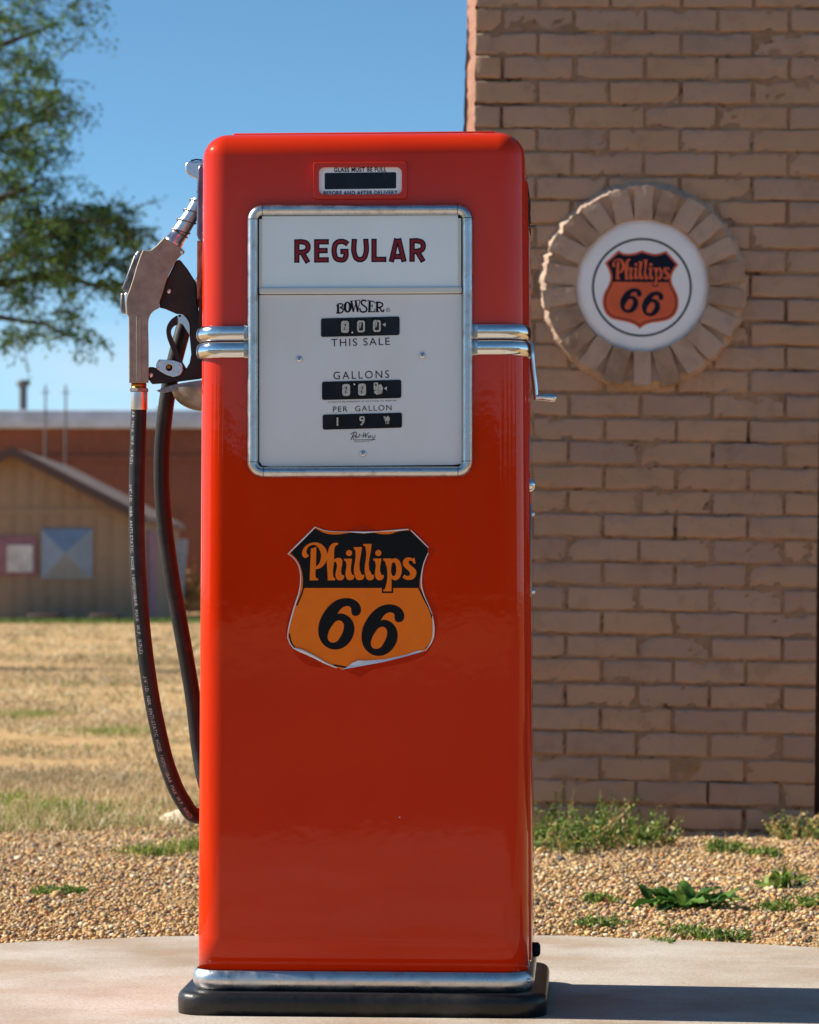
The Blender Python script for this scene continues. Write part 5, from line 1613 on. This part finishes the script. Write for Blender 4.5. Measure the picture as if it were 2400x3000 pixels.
# ------------------------------------------------------------------ tree at the left
def tree():
    Y = 25.0; k = Y / FPX
    P3 = lambda px, py, d=0.0: at(px, py, Y + d)
    base = at(-560, 1700, Y)
    root = empty('tree', (base.x, Y, 0)); tag(root, 'leafy green tree with drooping branches reaching in from the left edge', 'tree')
    off = Vector((base.x, Y, 0))
    mb = MB()
    T = [Vector((0, 0, -.1)), Vector((.05, 0, .9)), Vector((.0, .1, 2.0)), Vector((.18, 0, 3.2)), Vector((.3, .1, 4.6)), Vector((.35, 0, 6.0)), Vector((.3, 0, 7.4))]
    mb.tube(T, [.30, .24, .21, .18, .13, .08, .03], 14, BARK)
    mb.build('trunk', root)
    limbs = []
    def limb(pts, r0, r1=0.008):
        Q = [Vector(p) - off for p in pts]
        mb2.tube(Q, [r0 + (r1 - r0) * i / (len(Q) - 1) for i in range(len(Q))], 8, BARK)
        limbs.append([Vector(p) for p in pts])
    mb2 = MB()
    tr = lambda i: off + T[i]
    limb([tr(2), P3(-330, 900, .2), P3(-150, 850, .1), P3(0, 832), P3(110, 812), P3(200, 815), P3(290, 838, .1), P3(360, 830, .2), P3(420, 815, .2)], .055)
    limb([P3(-150, 850, .1), P3(0, 760, -.3), P3(120, 700, -.4), P3(230, 650, -.5), P3(330, 640, -.4), P3(400, 690, -.4)], .04)
    limb([tr(3), P3(-200, 500, .3), P3(-50, 430, .3), P3(80, 370, .2), P3(170, 330, .2)], .07)
    limb([tr(3), P3(-220, 620, -.3), P3(-60, 600, -.3), P3(60, 560, -.3), P3(130, 520, -.3)], .06)
    limb([tr(4), P3(-200, 240, .2), P3(-60, 160, .1), P3(60, 110), P3(170, 70)], .06)
    limb([tr(4), P3(-230, 130, -.4), P3(-90, 20, -.4), P3(60, -40, -.4), P3(180, -30, -.3)], .06)
    limb([tr(2), P3(-300, 1000, -.2), P3(-120, 960, -.2), P3(0, 930, -.2), P3(130, 950, -.2), P3(220, 990, -.2)], .05)
    limb([tr(5), P3(-250, -200), P3(-80, -260), P3(40, -220)], .05)
    for sx in (1, 2, 3):
        limb([tr(2 + sx), off + Vector((-1.0, .4 * sx, 2.6 + sx)), off + Vector((-2.2, .6 * sx - .8, 3.0 + sx * 1.2))], .07)
    mb2.build('branches', root)
    # foliage: twigs placed in uneven masses (photo pixels: centre, radii, twigs, depth spread)
    masses = [(60, 60, 110, 90, 60, .8), (200, 30, 90, 40, 16, .4), (-60, 120, 150, 120, 50, .8), (90, 190, 80, 60, 34, .5), (30, 280, 110, 70, 48, .7), (140, 300, 60, 40, 22, .4), (-70, 330, 130, 120, 50, .8),
              (60, 390, 110, 45, 40, .6), (165, 335, 40, 30, 14, .3), (10, 440, 90, 40, 26, .5), (100, 470, 70, 30, 12, .4), (40, 540, 90, 50, 46, .6), (-40, 600, 120, 80, 50, .7), (120, 530, 40, 22, 9, .3),
              (80, 650, 100, 60, 60, .6), (190, 640, 90, 50, 58, .5), (290, 640, 70, 50, 46, .4), (350, 660, 60, 40, 24, .3), (400, 690, 50, 26, 14, .3), (230, 730, 110, 50, 64, .5), (110, 750, 110, 50, 56, .6), (330, 760, 70, 36, 26, .3),
              (20, 740, 90, 70, 50, .6), (60, 830, 90, 30, 26, .4), (180, 820, 90, 22, 26, .4), (300, 835, 80, 22, 24, .4), (370, 840, 40, 20, 8, .3), (40, 900, 70, 40, 14, .4), (150, 930, 80, 40, 20, .4), (90, 980, 80, 30, 18, .4), (210, 985, 60, 28, 8, .3), (20, 990, 60, 40, 10, .4), (270, 960, 30, 24, 4, .2),
              (-250, 100, 220, 240, 60, 1.2), (-260, 480, 200, 220, 60, 1.1), (-260, 820, 180, 120, 40, .9), (-420, 200, 260, 300, 60, 1.5), (-600, 400, 300, 350, 70, 1.5), (-450, 700, 220, 160, 40, 1.2), (-350, -250, 300, 250, 60, 1.3), (-50, -150, 220, 130, 50, 1.0), (-750, 100, 260, 350, 120, 1.4), (-900, 400, 300, 300, 130, 1.4), (-1150, 250, 300, 300, 110, 1.2), (-1300, 550, 200, 200, 60, 1.0), (-650, -350, 320, 260, 120, 1.4), (-950, -100, 280, 260, 100, 1.3), (-560, 150, 300, 300, 100, 1.6), (-1000, 750, 220, 150, 60, 1.0)]
    C, D, U, Ln, Wd, Cl = [], [], [], [], [], []
    tw = MB()
    pal = np.array([lin(98, 132, 62), lin(76, 112, 50), lin(122, 148, 76), lin(58, 92, 42), lin(88, 118, 60)])
    for (mx, my, rx, ry, nt_, dd) in masses:
        for i in range(int(nt_ * .78)):
            q_ = rng.normal(0, .52, 2); p = P3(mx + q_[0] * rx, my + q_[1] * ry, rng.normal(0, dd)) - off
            out = Vector((rng.normal(.35, .8), rng.normal(0, .8), rng.normal(-.15, .5))).normalized(); l = rng.uniform(.16, .34)
            e = p + out * l + Vector((0, 0, -.10 * l))
            tw.tube([p, p.lerp(e, .5) + Vector((0, 0, .02)), e], [.006, .004, .002], 4, BARK, cap=False)
            nl_ = rng.integers(16, 30); base_c = pal[rng.integers(0, 5)] * rng.uniform(.8, 1.2)
            for j in range(nl_):
                f = rng.uniform(0, 1.05); b = p.lerp(e, f) + Vector(rng.normal(0, .030, 3))
                C.append(b[:]); d = rdirs(1, -.25)[0] + np.array(out) * .7; D.append(d); Ln.append(rng.uniform(.028, .062)); Wd.append(rng.uniform(.014, .030)); Cl.append(base_c * rng.uniform(.85, 1.15))
    tw.build('twigs', root)
    leaf_mesh('leaves', C, D, rdirs(len(C), .5), Ln, Wd, Cl, TREELEAF, root)
tree()
